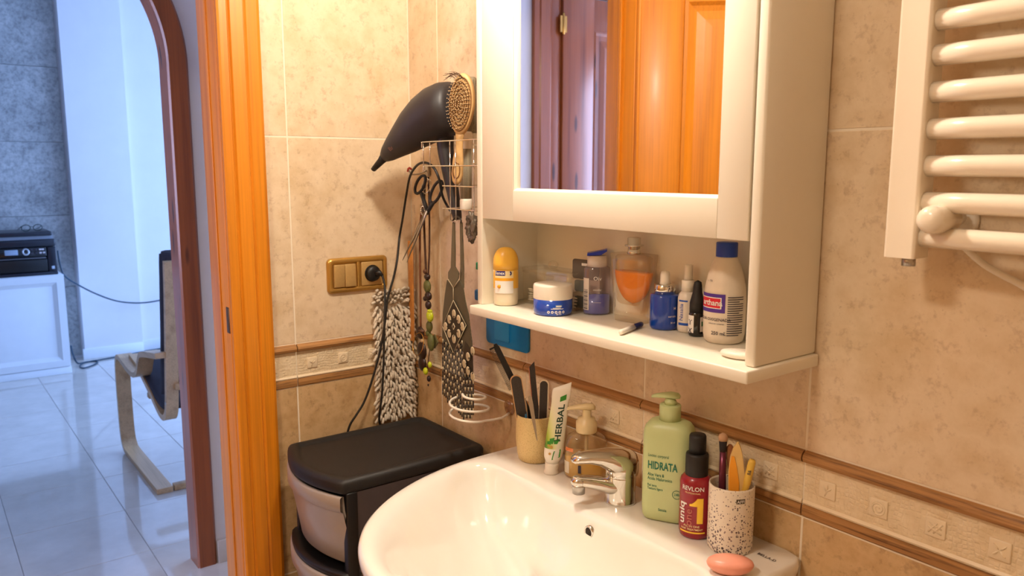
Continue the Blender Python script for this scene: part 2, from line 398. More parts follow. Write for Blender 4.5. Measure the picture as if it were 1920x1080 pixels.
# ---- bathroom doorway: lining, architraves, strike plate, door leaf folded back into the room
door1 = sempty('door_1', (0, -.475, 0))
def D(mb, name, m, parent=door1, label=None):
    o = mb.build(name, m, parent, label=label); o.location = Vector(o.location)-(Vector(door1.location) if parent is door1 else Vector()); return o
def arch_prof(y_in, s):
    """stepped architrave, y_in = edge at the opening, s = +1 to the right"""
    q = [(0, 0), (0, .011), (.004, .014), (.019, .0145), (.021, .012), (.0225, .0125), (.026, .017), (.052, .018), (.054, .0145), (.0555, .015), (.059, .0185), (.082, .0165), (.089, .012), (.090, 0)]
    return [(x, y_in+s*y) for y, x in q]
D(MB().prism([(b, a) for a, b in arch_prof(-.457, 1)], 0, 2.10, lambda a, b, d: (b+.0005, a, d)), 'architrave', M_PINE_LIT)
D(MB().prism([(b, a) for a, b in arch_prof(-1.042, -1)], 0, 2.10, lambda a, b, d: (b+.0005, a, d)), 'architrave', M_PINE_LIT)
D(MB().box(.0005, .018, -1.132, -.37, 2.035, 2.125, .003), 'architrave', M_PINE_LIT)
for ya, yb in ((-.443, -.4585), (-1.040, -1.055)):
    D(MB().box(-.122, .0005, min(ya, yb), max(ya, yb), 0, 2.045, .002), 'door_lining', M_PINE_LIT)
D(MB().box(-.122, .0005, -1.055, -.443, 2.030, 2.045, .002), 'door_lining', M_PINE_LIT)
D(MB().box(-.064, -.050, -.462, -.450, 0, 2.03, .002), 'door_stop', M_PINE_LIT)
D(MB().box(-.064, -.050, -1.042, -1.030, 0, 2.03, .002), 'door_stop', M_PINE_LIT)
for ys in (-.452, -1.046):
    s = 1 if ys == -.452 else -1
    D(MB().box(-.123, -.110, min(ys, ys+s*.085), max(ys, ys+s*.085), 0, 2.10, .005), 'architrave', M_PINEDK)
sp_ = hit(432, 602, 0, -.006)
D(MB().box(-.022, -.002, -.4600, -.4570, sp_.z-.028, sp_.z+.030, .002), 'strike_plate', mat('old_brass', (120, 84, 44), .35, .9), label='small brass strike plate let into the door lining')
leaf = sempty('door_leaf', (.030, -1.062, 0)); del leaf['kind']; leaf.parent = door1; leaf.location = (.014, -1.046+.475, 0); leaf.rotation_euler = (0, 0, math.radians(-45))
mb = MB().box(0, .128, -.035, 0, .01, 2.02, .003); mb.box(.51, .62, -.035, 0, .01, 2.02, .003)
for z0, z1 in ((.01, .2), (.95, 1.08), (1.90, 2.02)): mb.box(.12, .52, -.034, -.001, z0, z1, .002)
mb.build('stile', M_PINE_LIT, leaf)
for z0, z1 in ((.2, .95), (1.08, 1.90)):
    p = MB(); r0, r1 = [], []
    rs = []
    for d, y in ((0, -.022), (0, .003), (.010, .006), (.020, -.004), (.035, -.008), (.06, -.003), (.08, -.002)):
        rs.append([(.128+d, y, z0+d), (.51-d, y, z0+d), (.51-d, y, z1-d), (.128+d, y, z1-d)])
    p.rings(rs, True, True, True, False); p.build('panel', M_PINE_LIT, leaf)

# ---- hall: wall with the arched opening
AY0, AY1, AZ, AR = -.285, -1.245, 1.745, .48
acy = (AY0+AY1)/2
def arc(r, n=28): return [(acy+r*math.cos(PI*i/n), AZ+r*math.sin(PI*i/n)) for i in range(n+1)]
out = [(.95, 0)]+[(.95, 2.5), (-3.0, 2.5), (-3.0, 0)]+[(acy-.515, 0)]+list(reversed(arc(.515)))+[(acy+.515, 0)]
struct(MB().prism(out, -1.145, -1.066, lambda a, b, d: (d, a, b)).build('wall_hall', M_PAINT))
M_BASEB = mat('beige_marble_skirting', (196, 186, 176), .25, var=.06, scale=14)
struct(MB().box(-1.066, -1.052, acy+.55, .95, 0, .085, .002).build('baseboard_hall', M_BASEB))
arch = sempty('trim_1', (-1.10, acy, 0))
def arch_shell(x0, x1, ro, ri, name, m):
    prof = [(x0, ri), (x0+.006, ri-.000), (x1-.006, ri), (x1, ri+.006), (x1, ro-.008), (x1-.008, ro), (x0+.008, ro), (x0, ro-.008)]
    rs = []
    for (cy, cz, a) in [(acy, 0, 0)]+[(acy, AZ, PI*i/64) for i in range(65)]+[(acy, 0, PI)]:
        rs.append([(x+1.10, cy-acy+r*math.cos(a), cz+r*math.sin(a)) for x, r in prof])
    return MB().rings(rs, True, True, True, False).build(name, m, arch)
arch_shell(-1.155, -1.055, .547, .480, 'arch_frame', M_PINEDK)
struct(MB().box(-1.145, -.1, .95, 1.05, 0, 2.5).build('wall_hall_end', M_PAINT))
struct(MB().box(-1.145, -.1, -3.1, -3.0, 0, 2.5).build('wall_hall_far_end', M_PAINT))
struct(MB().box(-1.16, -.1, -3.0, 1.0, 2.5, 2.6).build('ceiling_hall', M_PAINT))
struct(MB().box(-.11, -.1, .0, .95, 0, 2.5).build('wall_hall_side', M_PAINT))
struct(MB().box(-.11, -.1, -3.0, -1.95, 0, 2.5).build('wall_hall_side_rear', M_PAINT))
# ---- closed door across the hall, seen in the mirror
door2 = sempty('door_2', (-1.066, -1.497, 0))
def hp(mb, name, m, parent=door2, label=None): return mb.build(name, m, parent, label=label)
hp(MB().prism([(x, -y-.0) for x, y in ((0, 0), (.012, 0), (.016, .004), (.017, .030), (.013, .034), (.018, .040), (.018, .092), (.012, .102), (0, .104))], 0, 2.26, lambda a, b, d: (a, b, d)), 'architrave', M_PINEDK)
hp(MB().box(0, .018, -1.10, 0, 2.175, 2.26, .003), 'architrave', M_PINEDK)
hp(MB().box(0, .010, -.160, -.100, 0, 2.175, .002), 'door_lining', M_PINEDK)
hp(MB().box(0, .022, -.350, -.162, .01, 2.168, .003), 'stile', M_PINEDK); hp(MB().box(0, .022, -.99, -.87, .01, 2.168, .003), 'stile', M_PINEDK)
for z0, z1 in ((.01, .2), (.95, 1.1), (2.03, 2.168)): hp(MB().box(0, .021, -.88, -.345, z0, z1, .002), 'rail', M_PINEDK)
for z0, z1 in ((.2, .95), (1.1, 2.03)):
    rs = []
    for d, x in ((0, .002), (0, .021), (.008, .024), (.018, .012), (.04, .012), (.07, .018)):
        rs.append([(x, -.350-d, z0+d), (x, -.87+d, z0+d), (x, -.87+d, z1-d), (x, -.350-d, z1-d)])
    hp(MB().rings(rs, True, True, True, False), 'panel', M_PINEDK)
for z in (.3, 2.04):
    mb = MB().lathe([(.006, z-.045), (.007, z-.04), (.007, z+.04), (.004, z+.05)], 12, c=(.024, -.161)); mb.box(.018, .026, -.180, -.142, z-.035, z+.035)
    hp(mb, 'hinge', mat('brass', (196, 150, 80), .25, 1))
win2 = struct(MB().box(-1.0, -.16, -3.0, -2.965, .83, .87).box(-1.0, -.16, -3.0, -2.965, 2.13, 2.17).box(-1.0, -.96, -3.0, -2.965, .83, 2.17).box(-.20, -.16, -3.0, -2.965, .83, 2.17).build('window_2', M_WHITE2))
MB().box(-.96, -.20, -2.99, -2.985, .87, 2.13).build('pane', mat('frosted_pane', (220, 225, 235), .3), win2)
# ---- living room shell
def stone():
    m, nt, b = nodes('grey_stone_slab'); v = coords(nt, rnd=True); n1 = noise(nt, v, 5, 7, .7); n2 = noise(nt, v, 40, 6, .75)
    c1 = ramp(nt, n1, [(.3, lin((140, 142, 142))), (.5, lin((172, 173, 172))), (.7, lin((196, 196, 194)))])
    c2 = ramp(nt, n2, [(.35, (.45, .45, .45)), (.55, (1, 1, 1))])
    mx = nt.nodes.new('ShaderNodeMix'); mx.data_type = 'RGBA'; mx.blend_type = 'MULTIPLY'; mx.inputs[0].default_value = .6
    link(nt, c1, mx.inputs[6]); link(nt, c2, mx.inputs[7]); link(nt, mx.outputs[2], b.inputs['Base Color'])
    b.inputs['Roughness'].default_value = .5; bump(nt, b, n2, .4, .003); return m
M_STONE = stone()
wl = struct(MB().box(-5.1, -4.905, -3.0, 2.7, 0, 2.7).build('wall_living', M_PAINT))
sl = None
for k in range(6):
    z0 = .02+.525*k; z1 = min(z0+.525, 2.68)
    for j in range(3):
        o = MB().box(-4.906, -4.893, -.04-1.05*(j+1)+.0015, -.04-1.05*j-.0015, z0+.0015, z1-.0015, .002, seg=1).build('stone_slab', M_STONE, wl)
wc = struct(MB().box(-4.95, -4.80, -.03, .372, 0, 2.7).box(-4.95, -4.868, .372, 2.6, 0, 2.7).build('wall_column', M_PAINT))
struct(MB().box(-4.81, -4.786, -.045, .372, 0, .080, .003).box(-4.87, -4.856, .372, 2.6, 0, .08, .003).build('baseboard_living', M_WHITE2))
struct(MB().box(-5.1, -1.145, -3.1, -3.0, 0, 2.7).build('wall_living_far', M_PAINT))
mb = MB().box(-5.1, -4.3, 2.6, 2.75, 0, 2.7).box(-1.9, -1.1, 2.6, 2.75, 0, 2.7).box(-4.3, -1.9, 2.6, 2.75, 0, .3).box(-4.3, -1.9, 2.6, 2.75, 2.4, 2.7)
struct(mb.build('wall_living_window', M_PAINT))
win = struct(MB().box(-4.3, -1.9, 2.64, 2.70, .3, .36).box(-4.3, -1.9, 2.64, 2.70, 2.34, 2.4).box(-4.3, -4.24, 2.64, 2.70, .3, 2.4).box(-1.96, -1.9, 2.64, 2.70, .3, 2.4).box(-3.13, -3.07, 2.64, 2.70, .3, 2.4).build('window_1', M_WHITE2))
MB().box(-4.24, -1.96, 2.668, 2.672, .36, 2.34).build('pane', glass('window_pane', refl=.03), win)
struct(MB().box(-5.1, -1.1, -3.1, 2.75, 2.7, 2.8).build('ceiling_living', M_PAINT))
struct(MB().box(-1.145, -1.066, .95, 2.75, 0, 2.7).build('wall_living_side', M_PAINT))

# ================================================================= BATHROOM FURNITURE
# ---- mirror cabinet with an open shelf
ZS = 1.153                                   # top of the open shelf
cab = thing('mirror_cabinet', 'white wall cabinet with mirror door above an open shelf of toiletries', 'cabinet', (.803, 0, ZS))
def cp(mb, name, m, parent=cab, label=None):
    o = mb.build(name, m, parent, label=label); o.location = -Vector(cab.location) if parent is cab else Vector(); return o
CX0, CX1, CT = .489, 1.117, 1.86
cp(MB().box(CX0, CX0+.016, -.142, -.001, ZS, CT, .002), 'side_panel', M_WHITE)
cp(MB().box(CX1-.016, CX1, -.142, -.001, ZS, CT, .0035), 'side_panel', M_WHITE)
cp(MB().box(CX0+.016, CX1-.016, -.008, -.002, ZS, CT), 'back_panel', M_WHITE)
cp(MB().box(CX0+.016, CX1-.016, -.118, -.008, 1.318, 1.334), 'cabinet_floor', M_WHITE)
cp(MB().box(CX0, CX1, -.142, -.002, CT, CT+.018, .003), 'cabinet_top', M_WHITE)
cp(MB().box(.4925, 1.1225, -.1635, -.001, ZS-.0175, ZS, .0025), 'shelf', M_WHITE)
dr = thing('cabinet_door', '', '', (0, 0, 0)); del dr['label']; del dr['category']; dr.parent = cab; dr.location = -Vector(cab.location)
DX0, DX1, DZ0, DZ1, MX0, MX1, MZ0, MZ1 = .508, 1.0985, 1.317, 1.853, .601, 1.049, 1.371, 1.800
DY0, DY1 = -.1425, -.124
for x0, x1 in ((DX0, MX0), (MX1, DX1)): MB().box(x0, x1, DY0, DY1, DZ0, DZ1, .0015).build('stile', M_WHITE, dr)
for z0, z1 in ((DZ0, MZ0), (MZ1, DZ1)): MB().box(MX0, MX1, DY0, DY1, z0, z1, .0012).build('rail', M_WHITE, dr)
mm, nt, b = nodes('mirror_silver'); b.inputs['Metallic'].default_value = 1; b.inputs['Roughness'].default_value = .012
link(nt, ramp(nt, noise(nt, coords(nt), 3), [(0, (.93, .93, .92)), (1, (.95, .95, .94))]), b.inputs['Base Color'])
MB().box(MX0, MX1, -.1335, -.1285, MZ0, MZ1).build('mirror', mm, dr, label='mirror pane showing the wooden doors opposite')
bd = MB(); rs = []
for d, y in ((0, -.1420), (.0, -.1405), (.004, -.1355), (.004, -.1334)):
    rs.append([(MX0+d, y, MZ0+d), (MX1-d, y, MZ0+d), (MX1-d, y, MZ1-d), (MX0+d, y, MZ1-d)])
bd.rings(rs, True, False, False, False).build('glazing_bead', M_WHITE, dr)
# ---- lamp on the cabinet and lamp on the ceiling (above the picture)
lam = thing('mirror_lamp', 'chrome lamp arm with round shade over the mirror cabinet', 'lamp', (.76, -.07, CT+.018))
MB().lathe([(.03, 0), (.03, .012), (.012, .016)], 20).build('base', M_CHROME, lam)
MB().tube(smooth_path([(0, 0, .01), (0, -.02, .16), (0, -.10, .25), (0, -.20, .255), (0, -.24, .235)]), .007, 10).build('arm', M_CHROME, lam)
MB().lathe([(.012, .25), (.03, .245), (.075, .205), (.08, .2), (.074, .203), (.028, .24), (.01, .245)], 28, c=(0, -.24), cap0=False, cap1=False).build('shade', M_CHROME, lam)
cl = thing('ceiling_lamp', 'round white ceiling lamp in the middle of the bathroom', 'lamp', (1.05, -1.55, 2.40))
MB().lathe([(.17, 0), (.17, -.02), (.15, -.035), (.145, -.02), (.0, -.02)], 32, cap0=False, cap1=False).build('rim', M_WHITE2, cl)

# ---- washbasin
ZR = .85
sink = thing('washbasin', 'white ceramic wall washbasin with rounded front and flat ledge', 'washbasin', (.806, 0, ZR))
scx, sa, sb, sy0 = .806, .3155, .402, -.13
def outline(n=144, inset=0.0, back=0.0, front=0.0, side=0.0, y0=sy0, rb=.012):
    """D-shaped ring: straight back, short straight sides, elliptic front"""
    a, bq = sa-side, sb-front
    pts = []
    yb = -back
    seq = []
    for i in range(61): t = PI+PI*i/60; seq.append((scx+a*math.cos(t), y0+bq*math.sin(t)))
    for i in range(1, 9): seq.append((scx+a, y0+(yb-rb-y0)*i/8))
    for i in range(1, 7): t = PI/2*i/6; seq.append((scx+a-rb+rb*math.cos(t), yb-rb+rb*math.sin(t)))
    for i in range(1, 56): seq.append((scx+a-rb-(2*a-2*rb)*i/56, yb))
    for i in range(0, 7): t = PI/2+PI/2*i/6; seq.append((scx-a+rb+rb*math.cos(t), yb-rb+rb*math.sin(t)))
    for i in range(1, 8): seq.append((scx-a, yb-rb+(y0-yb+rb)*i/8))
    return seq
O = outline()
def resample_polar(seq, c, n=160):
    m = len(seq); ang = []
    for k in range(n):
        th = -PI+2*PI*k/n; d = Vector((math.cos(th), math.sin(th))); best = None
        for i in range(m):
            p, q = Vector(seq[i])-Vector(c), Vector(seq[(i+1) % m])-Vector(c); e = q-p
            den = d.x*(-e.y)+d.y*e.x
            if abs(den) < 1e-12: continue
            t = (p.x*(-e.y)+p.y*e.x)/den; u = (d.x*p.y-d.y*p.x)/den
            if t > 0 and -1e-6 <= u <= 1+1e-6: best = t if best is None else max(best, t)
        ang.append((c[0]+d.x*best, c[1]+d.y*best))
    return ang
SC = (scx, -.29)
OO = resample_polar(outline(rb=.02), SC); II = resample_polar(outline(back=.148, front=.102, side=.026, y0=-.215, rb=.05), SC)
def clampin(o, i, g):
    vo, vi = Vector(o)-Vector(SC), Vector(i)-Vector(SC); L = min(vi.length, vo.length-g); v = vi.normalized()*L; return (SC[0]+v.x, SC[1]+v.y)
II = [clampin(o, i, .024) for o, i in zip(OO, II)]
def ringat(base, k, z, dy=0): return [(SC[0]+(p[0]-SC[0])*k-scx, SC[1]+(p[1]-SC[1])*k+dy, z-ZR) for p in base]
def mixr(t, z): return [(O_[0]+(I_[0]-O_[0])*t-scx, O_[1]+(I_[1]-O_[1])*t, z-ZR) for O_, I_ in zip(OO, II)]
def off(base, d, z):
    r = []
    for p in base:
        v = Vector((p[0]-SC[0], p[1]-SC[1])); L = v.length; r.append((SC[0]+v.x*(L-d)/L-scx, SC[1]+v.y*(L-d)/L, z-ZR))
    return r
def inn(d, zf, zb):
    r = []
    for p in II:
        v = Vector((p[0]-SC[0], p[1]-SC[1])); L = v.length; t = min(1, max(0, (p[1]+.26)/.10)); t = t*t*(3-2*t)
        r.append((SC[0]+v.x*(L-min(d, L*.9))/L-scx, SC[1]+v.y*(L-min(d, L*.9))/L, zf+(zb-zf)*t-ZR))
    return r
rs = [ringat(OO, .30, .655), ringat(OO, .60, .672), ringat(OO, .82, .72), ringat(OO, .93, .775), off(OO, .007, .815), off(OO, .001, .832), off(OO, 0, .840), off(OO, .002, .8465), off(OO, .007, .850),
      mixr(.6, .8505), inn(-.006, .8505, .8508), inn(0, .8495, .850), inn(.005, .8475, .847), inn(.010, .845, .840), inn(.016, .841, .828), inn(.028, .831, .806), inn(.045, .812, .786), inn(.065, .790, .768), inn(.09, .768, .752), ringat(II, .50, .737), ringat(II, .32, .728), ringat(II, .16, .720), ringat(II, .10, .716)]
MB().rings(rs, True, True, True, True).build('bowl', M_CERAM, sink)
ov = W(1104, 998, -.1655)
th = math.radians(70)
def ovf(p): q = Vector((p.x, -.0015+p.z*math.sin(.32), p.z*math.cos(.32))) if False else p; return q
mb = MB(); c0 = Vector((ov.x-scx, -.1655, ov.z-ZR))
mb.rings([[(c0.x+r*math.cos(2*PI*i/20), c0.y-d, c0.z+r*1.15*math.sin(2*PI*i/20)) for i in range(20)] for r, d in ((.0095, -.004), (.0095, .0012), (.0078, .0016), (.0068, .0005), (.0062, -.006))], True, False, False)
mb.build('overflow_ring', M_CHROME, sink)
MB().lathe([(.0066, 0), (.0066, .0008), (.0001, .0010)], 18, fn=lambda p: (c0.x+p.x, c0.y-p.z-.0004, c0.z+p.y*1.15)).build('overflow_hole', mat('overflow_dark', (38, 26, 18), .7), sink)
MB().lathe([(.032, 0), (.030, .003), (.022, .0035), (.006, .006), (.0001, .0065)], 24, c=(0, -.30)).build('drain', M_CHROME, sink).location = (0, 0, .7165-ZR)
lg = hit(1436, 1046, 2, ZR+.001)
mb = MB(); text(mb, 'BELLA-D', .0085, lambda x, y: (lg.x-scx+x*.96-y*.1, lg.y+y*1.0+x*.0, .0012), .012); mb.build('lettering', M_INK, sink, label='small dark maker mark on the ledge')

# ---- towel radiator
rad = thing('towel_radiator', 'white tubular towel radiator fixed to the tiled wall', 'radiator', (1.267, 0, 1.30))
RX = 1.267
MB().prism(rrect(-.018, .0185, -.088, -.052, .004), 0, 1.0, lambda a, b, d: (a, b, d+.007)).build('upright', M_RAD, rad)
MB().prism(rrect(.452, .489, -.088, -.052, .004), 0, 1.0, lambda a, b, d: (a, b, d+.007)).build('upright', M_RAD, rad)
tp = [1.332, 1.3715, 1.4125, 1.4535, 1.494, 1.534, 1.572, 1.612, 1.652, 1.80, 1.84, 1.88]
t0 = None
for z in tp:
    if t0 is None: t0 = o = MB().tube([(.010+.45*i/8, -.070-.010*math.sin(PI*i/8), 0) for i in range(9)], .0118, 16).build('tube', M_RAD, rad)
    else: o = copy_part(t0, rad, (0, 0, 0))
    o.location = (0, 0, z-1.30)
kn = W(1738, 412, -.098)
mb = MB().tube([(kn.x-RX, -.02, kn.z-1.30), (kn.x-RX, -.088, kn.z-1.30)], .0085, 12); mb.build('bracket', M_WPLAST, rad)
mb = MB(); mb.rings([[(kn.x-RX+.004+r*math.cos(2*PI*i/20), y, kn.z-1.30+r*math.sin(2*PI*i/20)) for i in range(20)] for r, y in ((.010, -.052), (.0155, -.056), (.0165, -.085), (.0155, -.098), (.013, -.104), (.006, -.107))]); mb.build('bracket_cap', M_RAD, rad)
wp = W(1792, 412, -.004)
MB().lathe([(.026, 0), (.026, .004), (.022, .008), (.01, .010)], 24, fn=lambda p: (wp.x-RX+p.x, -.0005-p.z, wp.z-1.30+p.y)).build('wall_rosette', M_WPLAST, rad)
MB().tube([(wp.x-RX, -.004, wp.z-1.30), (kn.x-RX, -.03, kn.z-1.30)], .006, 10).build('bracket_pin', M_WPLAST, rad)
mb = MB().tube([(.004, -.07, .008), (.004, -.07, -.003)], .0085, 6); mb.build('plug_screw', M_STEEL, rad)
MB().tube(smooth_path([W(1800, 455, -.03)-Vector((RX, 0, 1.30)), W(1840, 492, -.02)-Vector((RX, 0, 1.30)), W(1880, 516, -.014)-Vector((RX, 0, 1.30)), W(1925, 540, -.010)-Vector((RX, 0, 1.30)), W(2050, 620, -.009)-Vector((RX, 0, 1.30))]), .0042, 10).build('cable', M_WPLAST, rad)

# ---- drawer tower in the corner
dt = thing('drawer_tower', 'black plastic drawer tower with bowed grey translucent drawers', 'drawers', (.204, -.21, 0))
def lid_outline(grow=0, n=16, bow=.034):
    x0, x1, yb, yf = -.139-grow, .139+grow, .190+grow, -.158-grow; r = .016
    pts = [(x1-r+r*math.cos(PI/2*i/5), yb-r+r*math.sin(PI/2*i/5)) for i in range(6)]
    pts += [(x0+r+r*math.cos(PI/2+PI/2*i/5), yb-r+r*math.sin(PI/2+PI/2*i/5)) for i in range(6)]
    r2 = .012
    f = []
    for i in range(n+1):
        t = -1+2*i/n; f.append((t*(x1-.005), yf-bow*(1-t*t)))
    return pts+[(x0, yf+.006)]+f+[(x1, yf+.006)]
def lidring(g, z): return [(x, y, z) for x, y in lid_outline(g)]
def inner(k, z):
    return [(x*(1-k/.139), y*(1-k/.2), z) for x, y in lid_outline(0)]
MB().rings([lidring(-.006, .772), lidring(-.001, .774), lidring(0, .780), lidring(0, .793), lidring(-.003, .799), lidring(-.008, .8015), inner(.019, .8015), inner(.022, .7965), inner(.03, .796)], True, True, True, True).build('lid', M_BLACKM, dt)
fr = MB()
for x in (-.128, .118):
    for y in (.165, -.136): fr.box(x, x+.022 if x > 0 else x+.012, y-.012, y+.012, .02, .774, .003)
fr.box(-.128, .140, .170, .176, .03, .774)
fr.build('frame', M_BLACK, dt)
M_SMOKE = mat('smoky_grey_plastic', (74, 66, 68), .4, var=.08)
for x in (-.129, .134): MB().box(x, x+.003, -.130, .165, .03, .772).build('side_panel', M_SMOKE, dt)
M_FROST = mat('frosted_grey_plastic', (168, 156, 146), .34, var=.06, scale=9, coat=.2)
def bowf(t, g, xm=.134): return (t*xm, -.150-g-.034*(1-t*t))
def drawer(z0, z1):
    d = bpy.data.objects.new('drawer', None); COL.objects.link(d); d.parent = dt; d.location = (0, 0, z0)
    h = z1-z0; mb = MB()
    rs = []
    for g, z in ((-.020, 0), (-.016, .004), (-.004, h*.5), (.004, h-.036), (.005, h-.034), (.010, h-.030), (.010, h-.004), (.007, h), (.002, h), (.0, h-.03), (-.022, .006)):
        rs.append([(*bowf(-1+2*i/18, g), z) for i in range(19)])
    mb.rings(rs, False, loop=True); mb.build('drawer_front', M_FROST, d)
    b_ = MB().box(-.118, -.116, -.140, .16, .004, h-.02).box(.112, .114, -.140, .16, .004, h-.02).box(-.118, .114, .158, .16, .004, h-.02).box(-.118, .114, -.14, .16, .004, .007)
    b_.build('drawer_box', M_FROST, d)
    return d
zt = [.768, .590, .412, .234]
for z in zt: drawer(z-.153, z)
for z in (.603, .425, .247, .065):
    MB().rings([lidring(-.010, z-.016), lidring(-.003, z-.013), lidring(-.001, z-.004), lidring(-.004, z), inner(.02, z-.002)], True, True, True, True).build('shelf_frame', M_BLACK, dt)
for x in (-.1, .1):
    for y in (-.15, .15): MB().lathe([(.016, -.008), (.018, -.004), (.018, .004), (.016, .008)], 16, fn=lambda p: (x+p.z, y+p.x, .024+p.y*1.3)).build('caster', M_BLACK, dt)

# ---- light switch and socket plate on the left wall
pl = hit(671, 514, 0, .004)
sw = thing('switch_plate', 'gold double wall plate with rocker switches and socket', 'socket', (0, pl.y, pl.z), PI/2)
PW, PH = .0785, .0415
mb = MB(); rs = []
for d, y in ((0, 0), (0, -.004), (.003, -.0085), (.008, -.010), (.0115, -.0085), (.013, -.005)):
    rs.append([(a, y, b) for a, b in rrect(-PW+d, PW-d, -PH+d, PH-d, .011-d*.5)])
mb.rings(rs, True, True, False); mb.box(-.0035, .0035, -.009, -.002, -PH+.01, PH-.01, .002); mb.box(-PW+.012, PW-.012, -.004, -.001, -PH+.012, PH-.012)
mb.build('frame', M_GOLD, sw)
MB().box(-.0635, -.0360, -.0115, -.003, -.0275, .0265, .0018, fn=lambda p: (p.x, p.y-(p.z*.05), p.z)).build('rocker', M_GOLD2, sw)
MB().box(-.0355, -.0075, -.0115, -.003, -.0275, .0265, .0018, fn=lambda p: (p.x, p.y+(p.z*.05), p.z)).build('rocker', M_GOLD2, sw)
mb = MB().box(.0075, .0635, -.010, -.003, -.0285, .0285, .0018); mb.build('socket_insert', M_GOLD2, sw)
MB().lathe([(.0205, 0), (.0205, .0009), (.0195, .0012)], 28, fn=lambda p: (.0355+p.x, -.0098-p.z, p.y)).build('socket_recess', M_BLACK, sw)

# ================================================================= LIVING ROOM THINGS
# ---- white sideboard with bevelled panels
sbd = thing('sideboard', 'white painted sideboard with sunken door panels against grey stone wall', 'sideboard', (-4.63, -.79, 0))
def sp2(mb, name, m): o = mb.build(name, m, sbd); o.location = (4.63, .79, 0); return o
sp2(MB().box(-4.86, -4.425, -1.40, -.178, .0, .691, .003), 'body', M_WHITE2)
sp2(MB().box(-4.43, -4.413, -1.40, -.178, .0, .050, .003), 'plinth', M_WHITE2)
for y0, y1 in ((-.79, -.180), (-1.40, -.79)):
    rs = []
    for d, x in ((0, -4.426), (0, -4.408), (.045, -4.408), (.050, -4.412), (.098, -4.440), (.100, -4.442), (.103, -4.440)):
        rs.append([(x, y0+.001+d, .054+d), (x, y1-.001-d, .054+d), (x, y1-.001-d, .688-d), (x, y0+.001+d, .688-d)])
    sp2(MB().rings(rs, True, True, True, False), 'door_panel', M_WHITE2)
# the sunken field needs a body behind it that does not poke through
# ---- printer
pr_ = thing('printer', 'black multifunction printer with small screen on the white sideboard', 'printer', (-4.62, -.43, .691))
def pp(mb, name, m, parent=pr_, label=None):
    o = mb.build(name, m, parent, label=label); o.location = (4.62, .43, -.691) if parent is pr_ else (0, 0, 0); return o
M_PRN = mat('black_printer_shell', (24, 28, 40), .3, var=.1)
mb = MB().box(-4.80, -4.50, -.655, -.205, .692, .90, .012).box(-4.51, -4.465, -.655, -.598, .692, .88, .006).box(-4.51, -4.465, -.258, -.205, .692, .88, .006).box(-4.51, -4.455, -.655, -.205, .692, .712, .004)
pp(mb, 'body', M_PRN)
pp(MB().box(-4.51, -4.462, -.655, -.205, .885, .935, .010), 'top_cover', M_PRN)
pp(MB().box(-4.79, -4.452, -.652, -.222, .958, .986, .008), 'scanner_lid', M_PRN)
pp(MB().box(-4.78, -4.48, -.645, -.215, .934, .960), 'scanner_glass_frame', mat('grey_scanner_bed', (150, 158, 170), .4))
tilt = lambda p: (p.x+(p.z-.86)*-.25, p.y, p.z)
cpn = pp(MB().box(-4.472, -4.458, -.650, -.265, .822, .882, .004, fn=tilt), 'control_panel', mat('glossy_black_panel', (12, 14, 20), .12))
def cpp(mb, name, m): return mb.build(name, m, cpn)
cpp(MB().box(-4.459, -4.4555, -.505, -.43, .838, .872, .001, fn=tilt), 'screen', mat('grey_lcd', (150, 165, 185), .2))
rg = MB()
for i in range(12): a = 2*PI*i/12
rg.tube([(-4.4545, -.385+.017*math.cos(2*PI*i/16), .856+.019*math.sin(2*PI*i/16)) for i in range(16)], .006, 6, True, fn=tilt); cpp(rg, 'navigation_ring', mat('silver_button', (190, 195, 205), .3, .6))
for i, (yy, zz) in enumerate([(-.35, .868), (-.35, .845), (-.325, .868), (-.325, .845), (-.30, .868), (-.285, .868), (-.30, .846), (-.280, .846)]):
    cpp(MB().box(-4.459, -4.4545, yy-.007, yy+.007, zz-.005, zz+.005, .001, fn=tilt), 'button', M_INK if i < 4 else mat('light_button', (210, 200, 205), .4))
pp(MB().box(-4.56, -4.468, -.595, -.262, .715, .80, .004), 'paper_tray', mat('dark_tray_plastic', (10, 11, 15), .35))
pp(MB().box(-4.50, -4.470, -.590, -.268, .806, .812, .001), 'paper', mat('grey_paper_edge', (120, 118, 125), .6))
pp(MB().box(-4.465, -4.462, -.240, -.222, .73, .75, .001), 'port_mark', mat('pale_sticker', (190, 200, 215), .5))
A = hit(112, 500, 0, -4.50)
cpts = [hit(108, 470, 0, -4.60), hit(113, 498, 0, -4.58), hit(122, 518, 0, -4.56), hit(150, 536, 0, -4.62), hit(185, 553, 0, -4.68), hit(222, 565, 0, -4.72), hit(262, 568, 0, -4.74), hit(300, 563, 0, -4.74), hit(360, 548, 0, -4.74)]
pp(MB().tube(smooth_path(cpts), .0055, 8), 'cord', mat('dark_teal_cable', (28, 60, 80), .5))
# ---- glasses lying on the printer
g = hit(60, 431, 0, -4.56)
gl = thing('eyeglasses', 'thin dark framed eyeglasses lying on top of the printer', 'glasses', (-4.56, g.y, .986), .15)
M_GLF = mat('dark_green_frame', (20, 50, 50), .35)
for s in (-1, 1):
    MB().tube([(.004*math.sin(2*PI*i/20), s*.036+.027*math.cos(2*PI*i/20), .023+.021*math.sin(2*PI*i/20)) for i in range(20)], .0028, 6, True).build('rim', M_GLF, gl)
    MB().tube([(0, s*.063, .034), (-.07, s*.06, .016), (-.135, s*.055, .003)], .002, 6).build('temple', M_GLF, gl)
MB().tube([(0, -.010, .028), (.002, 0, .033), (0, .010, .028)], .002, 6).build('bridge', M_GLF, gl)
